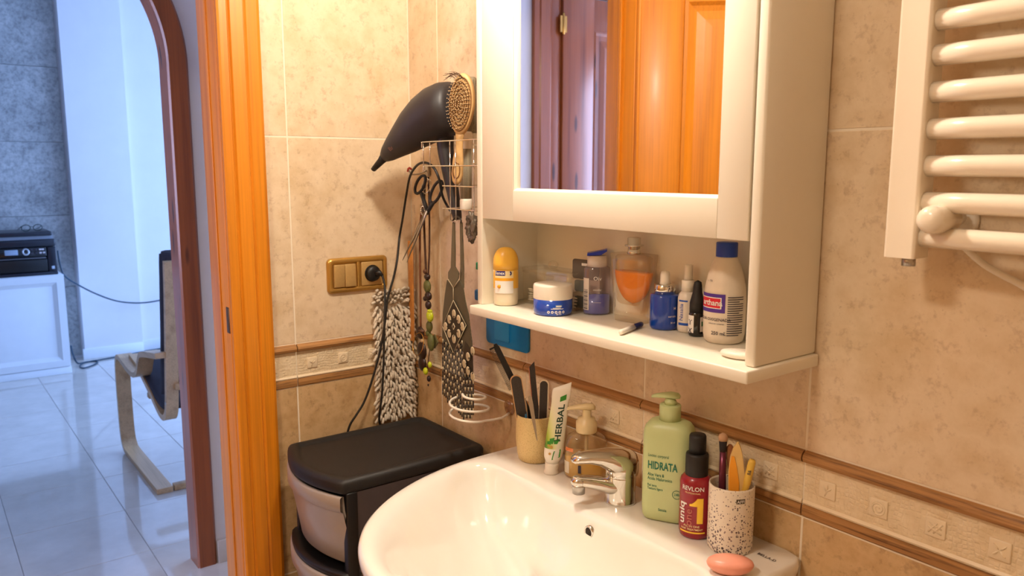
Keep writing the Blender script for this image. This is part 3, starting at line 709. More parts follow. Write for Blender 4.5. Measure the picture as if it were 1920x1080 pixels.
# ---- cable on the floor
F_ = lambda x, y: hit(x, y, 2, .006)
cb = MB().tube(smooth_path([hit(133, 648, 0, -4.70), hit(137, 665, 0, -4.66), F_(146, 681), F_(165, 678), F_(182, 677), F_(178, 683), F_(158, 690), F_(150, 687), F_(158, 680), F_(190, 674), F_(230, 667), F_(275, 658), F_(330, 648), F_(400, 632)]), .0055, 8).build('floor_cable', MATS['dark_teal_cable'])
tag(cb, 'dark cable looping over the tiled floor beside the white column', 'cable')
# ---- bentwood armchair seen from behind
ch = thing('armchair', 'bentwood birch armchair with dark grey cushions on the tiled floor', 'armchair', (-2.05, .12, 0))
def cq(mb, name, m): o = mb.build(name, m, ch); o.location = (2.05, -.12, 0); return o
def ply(path, y, w_, t):
    P = smooth_path([(a, 0, b) for a, b in path], 5); rs = []
    for i, p in enumerate(P):
        d = (P[min(i+1, len(P)-1)]-P[max(i-1, 0)]).normalized(); n = Vector((-d.z, 0, d.x))
        rs.append([(p.x+n.x*t*sx, y+w_*sy, p.z+n.z*t*sx) for sx, sy in ((-.5, -.5), (.5, -.5), (.5, .5), (-.5, .5))])
    return MB().rings(rs, True, True, True, False)
arm = [(-1.83, .013), (-2.10, .012), (-2.42, .013), (-2.505, .03), (-2.545, .09), (-2.555, .25), (-2.55, .42), (-2.52, .478), (-2.46, .492), (-2.28, .470), (-2.16, .470), (-2.085, .50), (-2.035, .56), (-1.98, .60), (-1.80, .63), (-1.70, .645)]
rail = [(-1.635, 1.04), (-1.655, .90), (-1.69, .72), (-1.725, .56), (-1.75, .44), (-1.775, .375), (-1.82, .345), (-1.90, .352), (-2.05, .41), (-2.25, .475), (-2.42, .50)]
for y in (-.205, .455): cq(ply(arm, y, .066, .024), 'arm_frame', M_BIRCH)
for y in (-.172, .420): cq(ply(rail, y, .050, .026), 'seat_rail', M_BIRCH)
for x, z in ((-1.85, .014), (-2.22, .345), (-1.72, .50)): cq(MB().box(x-.02, x+.02, -.165, .415, z-.013, z+.013, .003), 'crossbar', M_BIRCH)
M_CUSH = mat('dark_grey_cushion', (52, 50, 62), .85, var=.12, scale=18, bmp=.1)
def cushion(path, th, y0, y1):
    P = smooth_path([(a, 0, b) for a, b in path], 5); rs = []; N = len(P)
    for i, p in enumerate(P):
        d = (P[min(i+1, N-1)]-P[max(i-1, 0)]).normalized(); n = Vector((-d.z, 0, d.x)); e = min(1, .45+min(i, N-1-i)*.25); t = th*e
        rs.append([(p.x+n.x*(t*b-t*.5), a, p.z+n.z*(t*b-t*.5)) for a, b in rrect(y0, y1, 0, 1, .03, 3)] if False else
                  [(p.x+n.x*t*bb, yy, p.z+n.z*t*bb) for yy, bb in ((y0+.02, -.5), (y0, -.2), (y0, .2), (y0+.02, .5), (y1-.02, .5), (y1, .2), (y1, -.2), (y1-.02, -.5))])
    return MB().rings(rs)
sh = lambda pts, dx, dz: [(a+dx, b+dz) for a, b in pts]
cq(cushion([(-1.70, 1.065), (-1.715, .96), (-1.735, .86), (-1.76, .72), (-1.80, .55), (-1.83, .45)], .07, -.195, .44), 'back_cushion', M_CUSH)
cq(cushion([(-1.685, 1.075), (-1.705, .96), (-1.72, .87)], .10, -.190, .435), 'head_cushion', M_CUSH)
cq(cushion([(-1.82, .385), (-1.95, .40), (-2.15, .455), (-2.38, .495)], .05, -.19, .44), 'seat_cushion', M_CUSH)
mb = MB().lathe([(.007, 0), (.006, .003), (.0001, .004)], 12, fn=lambda p: (-1.745+p.x, -.198-p.z, .427+p.y)); cq(mb, 'bolt', M_STEEL)

# ================================================================= TOILETRIES
def up(l, r, b, z, name, label, cat, group=None, turn=0, move=None, rscale=1.0, near=0):
    """a thing standing at the pixels l..r, base row b, on height z; returns (root, radius, Z(row))"""
    c, rad = stand(l, r, b, z)
    if move is not None: c = Vector(move)
    c = c-Vector((c.x-CAM.x, c.y-CAM.y, 0)).normalized()*near
    t = thing(name, label, cat, (c.x, c.y, z), facing(c)+turn, group)
    return t, rad*rscale, (lambda row: zat(c.x, c.y, row)-z), c
def wcyl(mb, r, z, s, size, a=0, bold=0, ry=None): return text(mb, s, size, cyl_fn(r+.0006, z, a, (ry or r)+.0006), bold)

ZT = ZS+.0005
# ---- roll-on deodorant
t, r, Z, c = up(924, 973, 575, ZT, 'roll_on_deodorant', 'roll-on deodorant with rounded yellow cap on the open shelf', 'deodorant')
r *= .98; zc = Z(505); zt_ = Z(463)
ry = .80
MB().lathe([(r*.80, 0), (r*.93, .002), (r*.98, .010), (r*.97, .030), (r, zc)], 32, sy=ry).build('body', mat('pale_milky_plastic', (232, 218, 190), .3), t)
M_YEL = mat('warm_yellow_plastic', (246, 190, 72), .3, var=.02)
MB().lathe([(r*1.0, zc)]+[(r*math.cos(a*PI/20)**.75 if a < 10 else 0, zc+.012+(zt_-zc-.012)*math.sin(a*PI/20)) for a in range(11)], 32, sy=ry).build('cap', M_YEL, t)
patch(MB(), r*.985, -1.45, 1.45, .033, zc, 16, r*ry).build('yellow_band', M_YEL, t)
patch(MB(), r*.99, -1.0, .62, .024, .049, 14, r*ry*1.004).build('label', M_WHITEINK, t)
patch(MB(), r*.995, -1.0, .62, .0475, .053, 14, r*ry*1.006).build('label_stripe', mat('amber_ink', (250, 176, 40), .5), t)
patch(MB(), r*.992, -1.0, .62, .053, zc-.001, 14, r*ry*1.006).build('label_top', mat('cream_ink', (250, 226, 170), .5), t)
M_NAVY = mat('navy_ink', (38, 36, 120), .45, var=.03)
patch(MB(), r*1.0, -.95, -.05, .0575, .0665, 10, r*ry*1.012).build('brand_plate', M_NAVY, t)
mb = MB(); wcyl(mb, r*1.006, .0597, 'Sanex', .0085, -.5, .02, r*ry*1.018); mb.build('lettering', M_WHITEINK, t)
mb = MB().lathe([(.0046, 0), (.0046, .0005)], 18, fn=lambda p: (.0065+p.x, -r*ry*1.012*math.cos(.28)-p.z+.0006, .062+p.y)); mb.build('badge', M_NAVY, t)
mb = MB(); text(mb, '48h', .004, lambda x, y: (.0065+x, -r*ry*1.012*math.cos(.28)-.0004, .0607+y)); mb.build('badge_lettering', M_WHITEINK, t)
mb = MB().lathe([(.0036, 0), (.0036, .0004)], 16, fn=lambda p: (-.0125+p.x, -r*ry*.86-p.z-.001, .037+p.y)); mb.build('sun_print', mat('amber_ink', (250, 176, 40)), t)
# ---- clear box of cotton swabs
bx0, bx1 = W(978, 560, -.069).x, W(1066, 575, -.069).x
t = thing('swab_box', 'clear plastic box of cotton swabs behind the blue jar', 'box', ((bx0+bx1)/2, -.043, ZT))
hw = (bx1-bx0)/2; M_CLR = glass('clear_plastic', (252, 250, 246), .04, .04, .05, (235, 220, 195))
rs = [[(a, b, z) for a, b in rrect(-hw+d, hw-d, -.026+d, .026-d, .006)] for z, d in ((.0005, .003), (.002, .001), (.062, 0), (.064, .001))]
MB().rings(rs, True, True, False).build('body', M_CLR, t)
rs = [[(a, b, z) for a, b in rrect(-hw+d, hw-d, -.026+d, .026-d, .006)] for z, d in ((.060, -.0012), (.069, -.0012), (.0705, .002))]
MB().rings(rs, True, False, True).build('lid', M_CLR, t)
MB().ball((-.006, 0, .0775), (.010, .010, .008), 16).build('knob', M_CLR, t)
for i in range(26):
    z = .005+.0038*(i//5)+random.uniform(0, .001); y = -.016+.0075*(i % 5); a = random.uniform(-.10, .10)
    d = Vector((math.cos(a), math.sin(a)*.4, random.uniform(-.03, .03))).normalized()
    L = hw-.007; o0 = Vector((random.uniform(-.002, .002), y, z+.002))
    MB().tube([o0-d*L, o0-d*(L-.009), o0-d*(L-.012), o0+d*(L-.012), o0+d*(L-.009), o0+d*L], [.0012, .0024, .001, .001, .0024, .0012], 6).build('cotton_swab', mat('cotton', (240, 228, 208), .8), t)
# ---- blue cream jar
t, r, Z, c = up(999, 1074, 594, ZT, 'cream_jar', 'round blue cream jar with white screw lid', 'jar')
zl = Z(558); zt_ = Z(528)-.003
M_BLU = mat('deep_blue_glass', (20, 68, 168), .12, var=.05, coat=.5)
MB().lathe([(r*.90, 0), (r*.97, .002), (r, .006), (r, zl)], 36).build('body', M_BLU, t)
MB().lathe([(r*1.0, zl), (r*1.005, zl+.001), (r*1.005, zt_-.004), (r*.98, zt_-.001), (r*.94, zt_), (0, zt_+.0005)], 36).build('lid', M_WPLAST, t)
patch(MB(), r*1.006, .16, .44, zl*.61, zl*.69).build('lettering', M_WHITEINK, t)
mb = MB(); patch(mb, r*1.004, -.10, .55, zl*.46, zl*.50); patch(mb, r*1.004, 0, .40, zl*.52, zl*.55); wcyl(mb, r, zl*.10, '50 ml', .0042, .30); stuff(mb.build('lettering_small', M_WHITEINK, t))
patch(MB(), r, .12, .48, zl*.56, zl*.74).build('label_frame', mat('pale_blue_ink', (60, 100, 170)), t)
mb = MB()
for k in range(5):
    a = -.22+.19*k; mb.rings([[((r+.0006)*math.sin(a+q*math.cos(2*PI*i/10)/r), -(r+.0006)*math.cos(a+q*math.cos(2*PI*i/10)/r), zl*.28+q*math.sin(2*PI*i/10)) for i in range(10)] for q in (.0024, .0012)], True, False, False)
mb.build('icon_row', M_WHITEINK, t)
# ---- grey blister card behind the bottle
q0, q1 = W(1075, 585, -.040), W(1114, 490, -.040)
t = thing('razor_card', 'grey and clear razor blister card leaning behind the two-phase bottle', 'packaging', ((q0.x+q1.x)/2, -.034, ZT), .15)
hw = (q1.x-q0.x)/2+.004; hh = q1.z-ZT
MB().prism(rrect(-hw, hw, 0, hh, .006), -.0005, .0008).build('card', mat('pale_card', (206, 190, 164), .5), t)
MB().prism(rrect(-hw, hw, hh*.62, hh, .005), -.0016, -.0004).build('header_print', mat('grey_print', (98, 92, 84), .5), t)
for z0, z1 in ((.38, .60), (.06, .28)): MB().prism(rrect(-hw*.75, hw*.1, hh*z0, hh*z1, .004), -.0045, -.0004).build('blister', mat('smoke_blister', (112, 116, 112), .25), t)
MB().box(-hw*.3, hw*.5, -.0020, -.0015, hh*.88, hh*.93).build('lettering', M_WHITEINK, t)
# ---- two-phase micellar bottle
t, r, Z, c = up(1093, 1143, 592, ZT, 'micellar_bottle', 'clear and blue two-phase cleanser bottle with blue flip lid', 'bottle')
zf, zs_, zc0, zc1 = Z(551), Z(501), Z(499), Z(479); ry = .72
MB().lathe([(r*.93, .001), (r*.985, .004), (r*.985, zf)], 32, sy=ry, cap1=True).build('blue_liquid', mat('blue_liquid', (52, 84, 200), .15, var=.03, coat=.3), t)
MB().lathe([(r*.96, .0002), (r, .003), (r, zs_-.004), (r*.95, zs_), (r*.74, zs_+.003)], 32, sy=ry, cap1=False).build('body', glass('lilac_clear_plastic', (236, 228, 236), .05, .05, .14, (216, 200, 200)), t)
MB().lathe([(r*.74, zs_+.001), (r*.74, zc1-.001), (r*.70, zc1)], 28, sy=ry*1.1).build('cap', mat('frosted_white_cap', (222, 210, 202), .4), t)
MB().prism([(-r*.76, zc1+.0005), (r*.30, zc1+.002), (r*.72, zc1+.0085), (r*.74, zc1+.0115), (-r*.74, zc1+.0045)], -r*.5, r*.5).build('flip_lid', mat('bright_blue_plastic', (34, 60, 190), .3), t)
patch(MB(), r*1.002, -1.35, -.62, .008, zs_*.78, 8, r*ry*1.01).build('back_label', mat('label_grey', (220, 208, 198)), t)
mb = MB()
for k in range(15): patch(mb, r*1.012, -1.2, -.72, .010+k*.0024, .010+k*.0024+(.0008 if k % 3 else .0015), 3, r*ry*1.022)
mb.build('barcode', M_INK, t)
mb = MB(); wcyl(mb, r, zs_*.74, 'Oiv', .010, .05, 0, r*ry); wcyl(mb, r, zs_*.52, 'micellar', .0048, .05, 0, r*ry); wcyl(mb, r, zs_*.27, '_______', .004, .05, .02, r*ry); mb.build('lettering', M_WHITEINK, t)
# ---- perfume flask
pc = W(1186, 600, -.034)
t = thing('perfume_bottle', 'flared glass perfume flask half full of amber liquid', 'perfume', (pc.x, -.034, ZT), .12)
zp = lambda row: zat(pc.x, -.034, row)-ZT
def PX(px, row): return (W(px, row, -.034).x-pc.x)
hb, ht = .031, .041; zt_ = zp(476)
def slab(hbot, htop, z0, z1, d0, d1, pw=4): return [[(h*(abs(math.cos(a))**(2/pw))*(1 if math.cos(a) >= 0 else -1), d*(abs(math.sin(a))**(2/pw))*(1 if math.sin(a) >= 0 else -1), z) for a in [2*PI*i/40 for i in range(40)]] for h, d, z in [(hbot+(htop-hbot)*k/6, d0+(d1-d0)*k/6, z0+(z1-z0)*k/6) for k in range(7)]]
M_GLS = glass('clear_flask_glass', (250, 246, 238), .07, .02, .07, (236, 220, 190))
MB().rings(slab(hb, ht, .0005, zt_, .017, .022), True, True, True).build('glass_body', M_GLS, t)
zb = zp(569); zl = zp(509)
M_AMB = glass('amber_liquid', (255, 150, 16), .03, .02, .85, (255, 146, 0))
rs = []
for k in range(13):
    f = k/12; z = zb+(zl-zb)*f; h = (ht-.0015)*math.sin(math.acos(max(0, 1-f)) if f < 1 else PI/2); h = max(.001, h*(.90+.07*f)); d = .0145*max(.08, math.sin(math.acos(max(0, 1-f))))
    rs.append([(h*math.cos(2*PI*i/32), d*math.sin(2*PI*i/32), z) for i in range(32)])
MB().rings(rs).build('perfume', M_AMB, t)
rs = [[(h*math.cos(2*PI*i/32), d*math.sin(2*PI*i/32), z) for i in range(32)] for h, d, z in ((ht-.005, .0155, zl), (ht-.0035, .0165, zt_-.006), (ht-.009, .013, zt_-.002))]
MB().rings(rs, True, False, False).build('inner_wall', M_GLS, t)
z0 = zt_
MB().lathe([(.0115, z0), (.0115, z0+.004), (.0105, z0+.005), (.0105, zp(461))], 24).build('neck', M_CHROME, t)
z1 = zp(461)
MB().lathe([(.016, z1), (.016, z1+.002), (.0112, z1+.0025), (.0112, zp(446)), (.010, zp(446)+.001)], 24).build('cap', M_CHROME, t)
# ---- little stick with dark blue cap
a, b = hit(1163, 624, 2, ZS+.0045), hit(1203, 608, 2, ZS+.0045)
t = thing('lip_stick_tube', 'thin white stick with dark blue end lying on the shelf', 'stick', (a.x, a.y, ZT))
d = (b-a); Vd = lambda k: Vector((d.x*k, d.y*k, .0045))
MB().tube([Vd(0), Vd(.03), Vd(.55)], [.003, .0042, .0042], 12).build('barrel', M_WPLAST, t)
MB().tube([Vd(.55), Vd(.62)], .0043, 12).build('collar', M_STEEL, t)
MB().tube([Vd(.62), Vd(.97), Vd(1)], [.0044, .0044, .003], 12).build('cap', mat('dark_blue_plastic', (30, 34, 84), .3), t)
# ---- blue serum dropper bottle
t, r, Z, c = up(1217, 1272, 620, ZT, 'serum_bottle', 'deep blue serum bottle with chrome collar and white dropper', 'bottle')
z1, z2, z3 = Z(551), Z(533), Z(507)
MB().lathe([(r*.88, 0), (r*.97, .002), (r, .006), (r, z1-.003), (r*.96, z1), (r*.6, z1+.001)], 36).build('body', M_BLU, t)
MB().lathe([(r*.72, z1), (r*.72, z2), (r*.68, z2+.0006)], 28).build('collar', M_CHROME, t)
MB().lathe([(r*.38, z2), (r*.34, z2+.004), (r*.33, z3-.007), (r*.27, z3-.002), (0, z3)], 20).build('dropper_bulb', M_WPLAST, t)
mb = MB(); wcyl(mb, r, z1*.60, 'H', .006, .75, .02); wcyl(mb, r, z1*.38, 'serum', .0055, .55); wcyl(mb, r, z1*.20, '30 ml', .004, .62); mb.build('lettering', M_WHITEINK, t)
# ---- white spray bottle
t, r, Z, c = up(1269, 1306, 625, ZT, 'white_spray_bottle', 'small white spray bottle with blue print beside black dropper', 'bottle')
z1, z2, z3 = Z(545), Z(525), Z(496)
MB().lathe([(r*.80, 0), (r*.95, .003), (r, .008), (r, z1-.012), (r*.9, z1-.005), (r*.62, z1)], 30).build('body', mat('satin_white_plastic', (228, 216, 202), .35), t)
MB().lathe([(r*.66, z1-.001), (r*.66, z2-.001), (r*.6, z2)], 26).build('collar', M_WPLAST, t)
MB().lathe([(r*.44, z2), (r*.42, z3-.001), (r*.36, z3), (0, z3+.0003)], 22).build('spray_head', M_WPLAST, t)
M_BINK = mat('blue_ink', (30, 84, 180), .45)
patch(MB(), r, -1.0, .15, .012, .016, 8).build('blue_stripe', M_BINK, t)
patch(MB(), r, -1.0, .0, z1*.78-.0015, z1*.78+.001, 8).build('blue_swoosh', M_BINK, t)
mb = MB(); text(mb, 'Nasalia', .0095, lambda x, y: cyl_fn(r+.0006, z1*.5, -.45)(-y, x)); mb.build('lettering', M_BINK, t)
# ---- black dropper bottle
t, r, Z, c = up(1290, 1320, 632, ZT, 'black_dropper_bottle', 'small black dropper bottle with white wrap label', 'bottle')
z1, z2, z3 = Z(585), Z(560), Z(525)
MB().lathe([(r*.85, 0), (r*.98, .002), (r, .005), (r, z1-.004), (r*.9, z1), (r*.82, z1+.001)], 26).build('body', mat('dark_glass', (18, 16, 14), .12, coat=.4), t)
mb = MB().lathe([(r*.92, z1), (r*.92, z2-.006), (r*.80, z2), (r*.60, z2+.010), (r*.52, z3-.008), (r*.44, z3-.003), (0, z3)], 24); mb.build('dropper_cap', M_BLACKM, t)
patch(MB(), r, -1.5, -.35, .006, z1-.004, 8).build('label', M_WHITEINK, t)
patch(MB(), r, .45, 1.4, .008, z1-.006, 8).build('side_label', mat('label_grey', (220, 208, 198)), t)
patch(MB(), r*1.004, .62, 1.0, z1*.45, z1*.65, 4).build('green_mark', mat('green_ink', (50, 120, 80)), t)
mb = MB(); wcyl(mb, r, z1*.50, 'T', .011, -.85, .02); wcyl(mb, r, z1*.15, 'X', .011, -.85, .02); mb.build('lettering', M_INK, t)
# ---- white bottle with blue cap
t, r, Z, c = up(1316, 1396, 643, ZT, 'peroxide_bottle', 'large white medicine bottle with blue cap and purple-red label', 'bottle', near=.018)
z1 = Z(480); z2 = Z(454); r *= .97
MB().lathe([(r*.80, 0), (r*.92, .003), (r*.99, .012), (r, .030), (r*1.0, z1*.50), (r*.96, z1*.64), (r*.85, z1*.78), (r*.68, z1*.91), (r*.55, z1*.97), (r*.5, z1)], 40).build('body', mat('white_bottle_plastic', (232, 218, 198), .4), t)
MB().lathe([(r*.50, z1-.002), (r*.51, z1-.001), (r*.51, z2-.001), (r*.48, z2)], 28).build('cap', mat('royal_blue_cap', (28, 66, 168), .35), t)
patch(MB(), r*1.004, -1.5, .02, z1*.37, z1*.585, 16).build('label', mat('purple_ink', (84, 50, 150), .45), t)
patch(MB(), r*1.008, -1.4, -.15, z1*.415, z1*.545, 14).build('red_plate_border', M_WHITEINK, t)
patch(MB(), r*1.012, -1.4, -.20, z1*.425, z1*.535, 14).build('red_plate', mat('red_ink', (214, 36, 56), .45), t)
mb = MB(); wcyl(mb, r*1.02, z1*.453, 'arthana', .0118, -.66, .02); mb.build('lettering', M_WHITEINK, t)
mb = MB(); wcyl(mb, r*1.01, z1*.275, 'AGUA OXIGENADA', .0062, -.58, .01); wcyl(mb, r*1.01, z1*.235, 'solucion cutanea', .0036, -.38); wcyl(mb, r*1.01, z1*.115, '250 mL', .0074, -.25, .01); wcyl(mb, r*.93, z1*.72, 'L 170', .004, -.85)
for k in range(18): patch(mb, r*1.008, .13, .13+(.85 if (k*7) % 5 else .6), z1*.11+k*.0033, z1*.11+k*.0033+.0013, 6)
stuff(mb.build('small_print', M_INK, t))
# ---- small jar half hidden by the cabinet side, and oval pad
jc = W(1400, 650, -.062)
t = thing('small_white_jar', 'small white cosmetic jar in the corner of the shelf beside the medicine bottle', 'jar', (1.078, -.062, ZT), facing((1.078, -.062)))
MB().lathe([(.0165, 0), (.017, .002), (.017, .024), (.016, .025)], 28).build('body', mat('satin_white_plastic', (228, 216, 202)), t)
MB().lathe([(.0175, .025), (.0175, .036), (.0165, .037), (0, .0372)], 28).build('lid', M_WPLAST, t)
mb = MB(); wcyl(mb, .017, .014, 'crema', .004, -.6); wcyl(mb, .017, .009, 'facial', .003, -.6); mb.build('lettering', M_INK, t)
pd = hit(1386, 660, 2, ZT)
t = thing('oval_soap', 'flat oval white soap bar at the shelf front edge', 'soap', (1.070, -.108, ZT), .3)
MB().lathe([(.018, 0), (.024, .002), (.0255, .005), (.024, .008), (.018, .0098), (0, .0104)], 32, sx=1.1, sy=.72).build('bar', mat('white_soap', (240, 228, 212), .4, sss=.1), t)
MB().lathe([(.012, .0098), (.0125, .0106), (.0115, .0106), (.011, .0099)], 28, sx=1.1, sy=.72, cap0=False, cap1=False).build('embossed_rim', mat('white_soap', (240, 228, 212)), t)

# ================================================================= THINGS ON THE WASHBASIN
ZD = ZR+.0005                                   # washbasin ledge
# ---- mixer tap
t, r, Z, c = up(1133, 1192, 951, ZD, 'mixer_tap', 'chrome single-lever mixer tap on the washbasin ledge', 'tap')
t.rotation_euler = (0, 0, 0)
# axes of the spout in the room: it points out over the bowl (-y) and slightly towards -x in the picture
tipw = hit(1084, 905, 2, ZD+.042)
dirw = Vector((tipw.x-c.x, tipw.y-c.y, 0)); Ls = dirw.length; dirw.normalize(); t.rotation_euler = (0, 0, math.atan2(dirw.y, dirw.x))
MB().lathe([(r*1.02, 0), (r*1.02, .003), (r*.97, .006), (r*.98, .030), (r*1.0, .046), (r*.995, .047), (r*.985, .048), (r*.985, .050), (r*1.0, .051), (r*1.01, .060), (r*.97, .070)], 36).build('body', M_CHROME, t)
sp_path = [(-.004, 0, .030), (.02, 0, .030), (Ls*.5, 0, .036), (Ls*.8, 0, .042), (Ls*.98, 0, .045)]
P = smooth_path(sp_path, 5); n = len(P)
rs = []
for i, p in enumerate(P):
    f = i/(n-1); wd = r*.86*(1-f)+.0125*f; hh = .016*(1-f)+.0095*f
    rs.append([(p.x, wd*math.cos(2*PI*j/24), p.z+hh*math.sin(2*PI*j/24)) for j in range(24)])
MB().rings(rs).build('spout', M_CHROME, t)
MB().ball((Ls*.985, 0, .0445), (.014, .0135, .0105), 20).build('spout_tip', M_CHROME, t)
MB().lathe([(.0105, .024), (.0105, .034), (.012, .036), (.012, .040)], 24, c=(Ls*.985, 0)).build('aerator', M_STEEL, t)
rs = []
for x, z, wy, hz in ((-r*1.02, .058, .006, .016), (-r*.98, .062, r*.62, .022), (-r*.6, .064, r*.93, .026), (0, .066, r*1.0, .0275), (r*.55, .071, r*.95, .024), (r*1.0, .077, r*.88, .019), (r*1.6, .082, r*.76, .0135), (r*2.3, .0845, r*.66, .0105), (r*3.0, .0845, r*.58, .0085), (r*3.25, .0835, r*.48, .0065), (r*3.4, .082, r*.22, .003)):
    rs.append([(x, wy*math.cos(2*PI*j/28), z+hz*math.sin(2*PI*j/28)) for j in range(28)])
MB().rings(rs).build('lever', M_CHROME, t)
# ---- beige tumbler with combs and files
t, r, Z, c = up(967, 1040, 873, ZD, 'beige_tumbler', 'speckled beige tumbler holding comb and nail files', 'tumbler')
hC = Z(772)-.003
m, nt, b = nodes('beige_bamboo_fibre'); v = coords(nt); n_ = noise(nt, v, 900, 2)
link(nt, ramp(nt, n_, [(.30, lin((150, 112, 50))), (.42, lin((222, 194, 134))), (.7, lin((230, 204, 146)))]), b.inputs['Base Color']); b.inputs['Roughness'].default_value = .5; M_BEIGE = m
pf = [(r*.78, 0), (r*.88, .003), (r*.95, .015), (r*1.02, .040), (r*1.02, .060), (r*.99, hC-.003), (r*.985, hC), (r*.95, hC), (r*.94, hC-.004), (r*.97, .05), (r*.88, .010), (0, .006)]
MB().lathe(pf, 40).build('cup', M_BEIGE, t)
def incup(name, label, cat, p_top, depth_y, base=None, group=None):
    """origin at the cup floor, axis to the top point given by a pixel on the vertical plane through the cup shifted by depth_y towards the wall"""
    top = W(p_top[0], p_top[1], c.y+depth_y)
    bs = Vector((c.x+(base[0] if base else 0), c.y+(base[1] if base else 0), ZD+.016))
    th = thing(name, label, cat, bs); ax = top-bs; L = ax.length; ax.normalize()
    side = ax.cross((CAM-top).normalized()).normalized(); nrm = side.cross(ax)
    th['L'] = L
    fn = lambda p: ax*p.z+side*p.x+nrm*p.y        # local: x right in view, z along, y towards camera
    del th['L']; return th, L, fn
sgn = -1
def flat_tool(th, name, prof, t_, m, fn, y=0):
    """prof: [(half width, z)] flat blade"""
    poly = [(w_, z) for w_, z in prof]+[(-w_, z) for w_, z in reversed(prof)]
    poly = [p for i, p in enumerate(poly) if i == 0 or (abs(p[0]-poly[i-1][0])+abs(p[1]-poly[i-1][1])) > 1e-6]
    if abs(poly[0][0]-poly[-1][0])+abs(poly[0][1]-poly[-1][1]) < 1e-6: poly.pop()
    return MB().prism(poly, y-t_/2, y+t_/2, fn=lambda p: fn(Vector(p))).build(name, m, th)
M_EMERY = mat('dark_emery', (62, 54, 48), .8, var=.2, scale=400)
M_TANCORE = mat('tan_core', (206, 160, 110), .6)
rnd_end = lambda w_, L, k=6: [(w_*math.cos(PI/2*i/k), L-w_+w_*math.sin(PI/2*i/k)) for i in range(k+1)]
# comb
th, L, fn = incup('comb', 'black fine-toothed rat-tail comb leaning in the beige tumbler', 'comb', (928, 645), -.056, (.012, .020))
flat_tool(th, 'spine', [(.0035, 0), (.005, L*.30), (.0062, L*.40), (.0055, L*.96), (.003, L)], .003, M_BLACK, fn)
tm = None
for k in range(38):
    z = L*.60+k*(L*.37/38)
    o = MB().box(-.0150, -.003, -.0005, .0005, z, z+.0008, fn=lambda p: fn(Vector(p))).build('tooth', M_BLACK, th)
flat_tool(th, 'end_tooth', [(.0012, L*.97), (.0012, L*.985)], .003, M_BLACK, lambda p: fn(Vector((p.x*5-.008, p.y, p.z))))
# files
th, L, fn = incup('nail_file', 'wide grey nail file with rounded end and tan rim', 'nail file', (966, 703), -.036, (-.004, -.016))
flat_tool(th, 'core', [(.011, 0)]+rnd_end(.0115, L), .003, M_TANCORE, fn); flat_tool(th, 'abrasive', [(.0095, 0)]+rnd_end(.0098, L-.002), .0006, M_EMERY, fn, .0019)
th, L, fn = incup('slanted_file', 'long dark nail file with slanted tip in the beige tumbler', 'nail file', (997, 682), .008, (.004, .008))
mb = MB().prism([(-.0055, 0), (.0055, 0), (.0055, L+.004), (-.0055, L-.006)], -.0015, .0015, fn=lambda p: fn(Vector(p))); mb.build('blade', M_EMERY, th)
MB().prism([(-.0068, 0), (-.0055, 0), (-.0055, L-.006), (-.0068, L-.010)], -.0015, .0015, fn=lambda p: fn(Vector(p))).build('pink_edge', mat('pink_core', (196, 120, 90)), th)
th, L, fn = incup('round_file', 'pale-rimmed grey nail file nearest the toothpaste tube', 'nail file', (1021, 712), .006, (.016, .004))
flat_tool(th, 'core', [(.009, 0)]+rnd_end(.0092, L), .004, mat('pale_core', (222, 200, 170)), fn); flat_tool(th, 'abrasive', [(.0072, 0)]+rnd_end(.0074, L-.002), .0006, M_EMERY, lambda p: fn(Vector((p.x-.001, p.y, p.z))), .0025)
th, L, fn = incup('interdental_brush', 'little white and blue interdental brush leaning at the tumbler rim', 'toothbrush', (984, 748), -.016, (.004, -.020))
MB().tube([fn(Vector((0, 0, z))) for z in (0, L*.5, L*.9, L)], [.003, .0045, .003, .0012], 10).build('handle', M_WPLAST, th)
MB().box(-.0025, .0025, .003, .0056, L*.55, L*.80, .001, fn=lambda p: fn(Vector(p))).build('grip', mat('teal_blue_grip', (60, 120, 160), .4), th)
# tweezers lying over the rim outside the cup
p0, p1 = W(993, 742, c.y-r-.004), W(1007, 826, c.y-r-.006)
th = thing('tweezers', 'steel tweezers hooked over the tumbler rim, pointing down', 'tweezers', p1)
ax = p0-p1; L = ax.length; ax.normalize(); side = ax.cross((CAM-p0).normalized()).normalized(); nrm = side.cross(ax)
fnt = lambda p: ax*p.z+side*(-p.x)+nrm*p.y
for s in (0, 1):
    flat_tool(th, 'arm', [(.0008, 0), (.0028, L*.35), (.0042, L*.8), (.0036, L*.97), (.001, L)], .0012, M_STEEL, lambda p: fnt(p+Vector((0, -s*.003*(1-p.z/L)-.0008*s, 0))))
# ---- toothpaste tube standing on its cap
t, r, Z, c2 = up(1018, 1048, 892, ZD, 'toothpaste_tube', 'white and green herbal toothpaste tube standing on its cap', 'toothpaste')
dep = depth(c2); s_ = dep/FPX; lean = .118
zc = .0215; zt_ = Z(722)
lf = lambda z: lean*max(0, z-.0)*1.0
MB().lathe([(.0140, 0), (.0140, .004), (.0122, .006), (.0128, .016), (.0135, .0215)], 26, fn=lambda p: (p.x+lf(p.z), p.y, p.z)).build('cap', M_WPLAST, t)
rs = []
for k in range(15):
    f = k/14; z = zc+(zt_-zc)*f; wx = .0155+.0035*min(1, f*6)-.004*f+(.0015 if f > .8 else 0); dy = .0150*(1-f)**.8+.0008
    if k == 0: wx = .0125; dy = .0125
    rs.append([(wx*math.cos(2*PI*j/28)+lf(z), dy*math.sin(2*PI*j/28), z+(math.cos(2*PI*j/28)*.006 if k == 14 else 0)) for j in range(28)])
m, nt, b = nodes('toothpaste_print'); v = coords(nt); sx_ = nt.nodes.new('ShaderNodeSeparateXYZ'); link(nt, v, sx_.inputs[0])
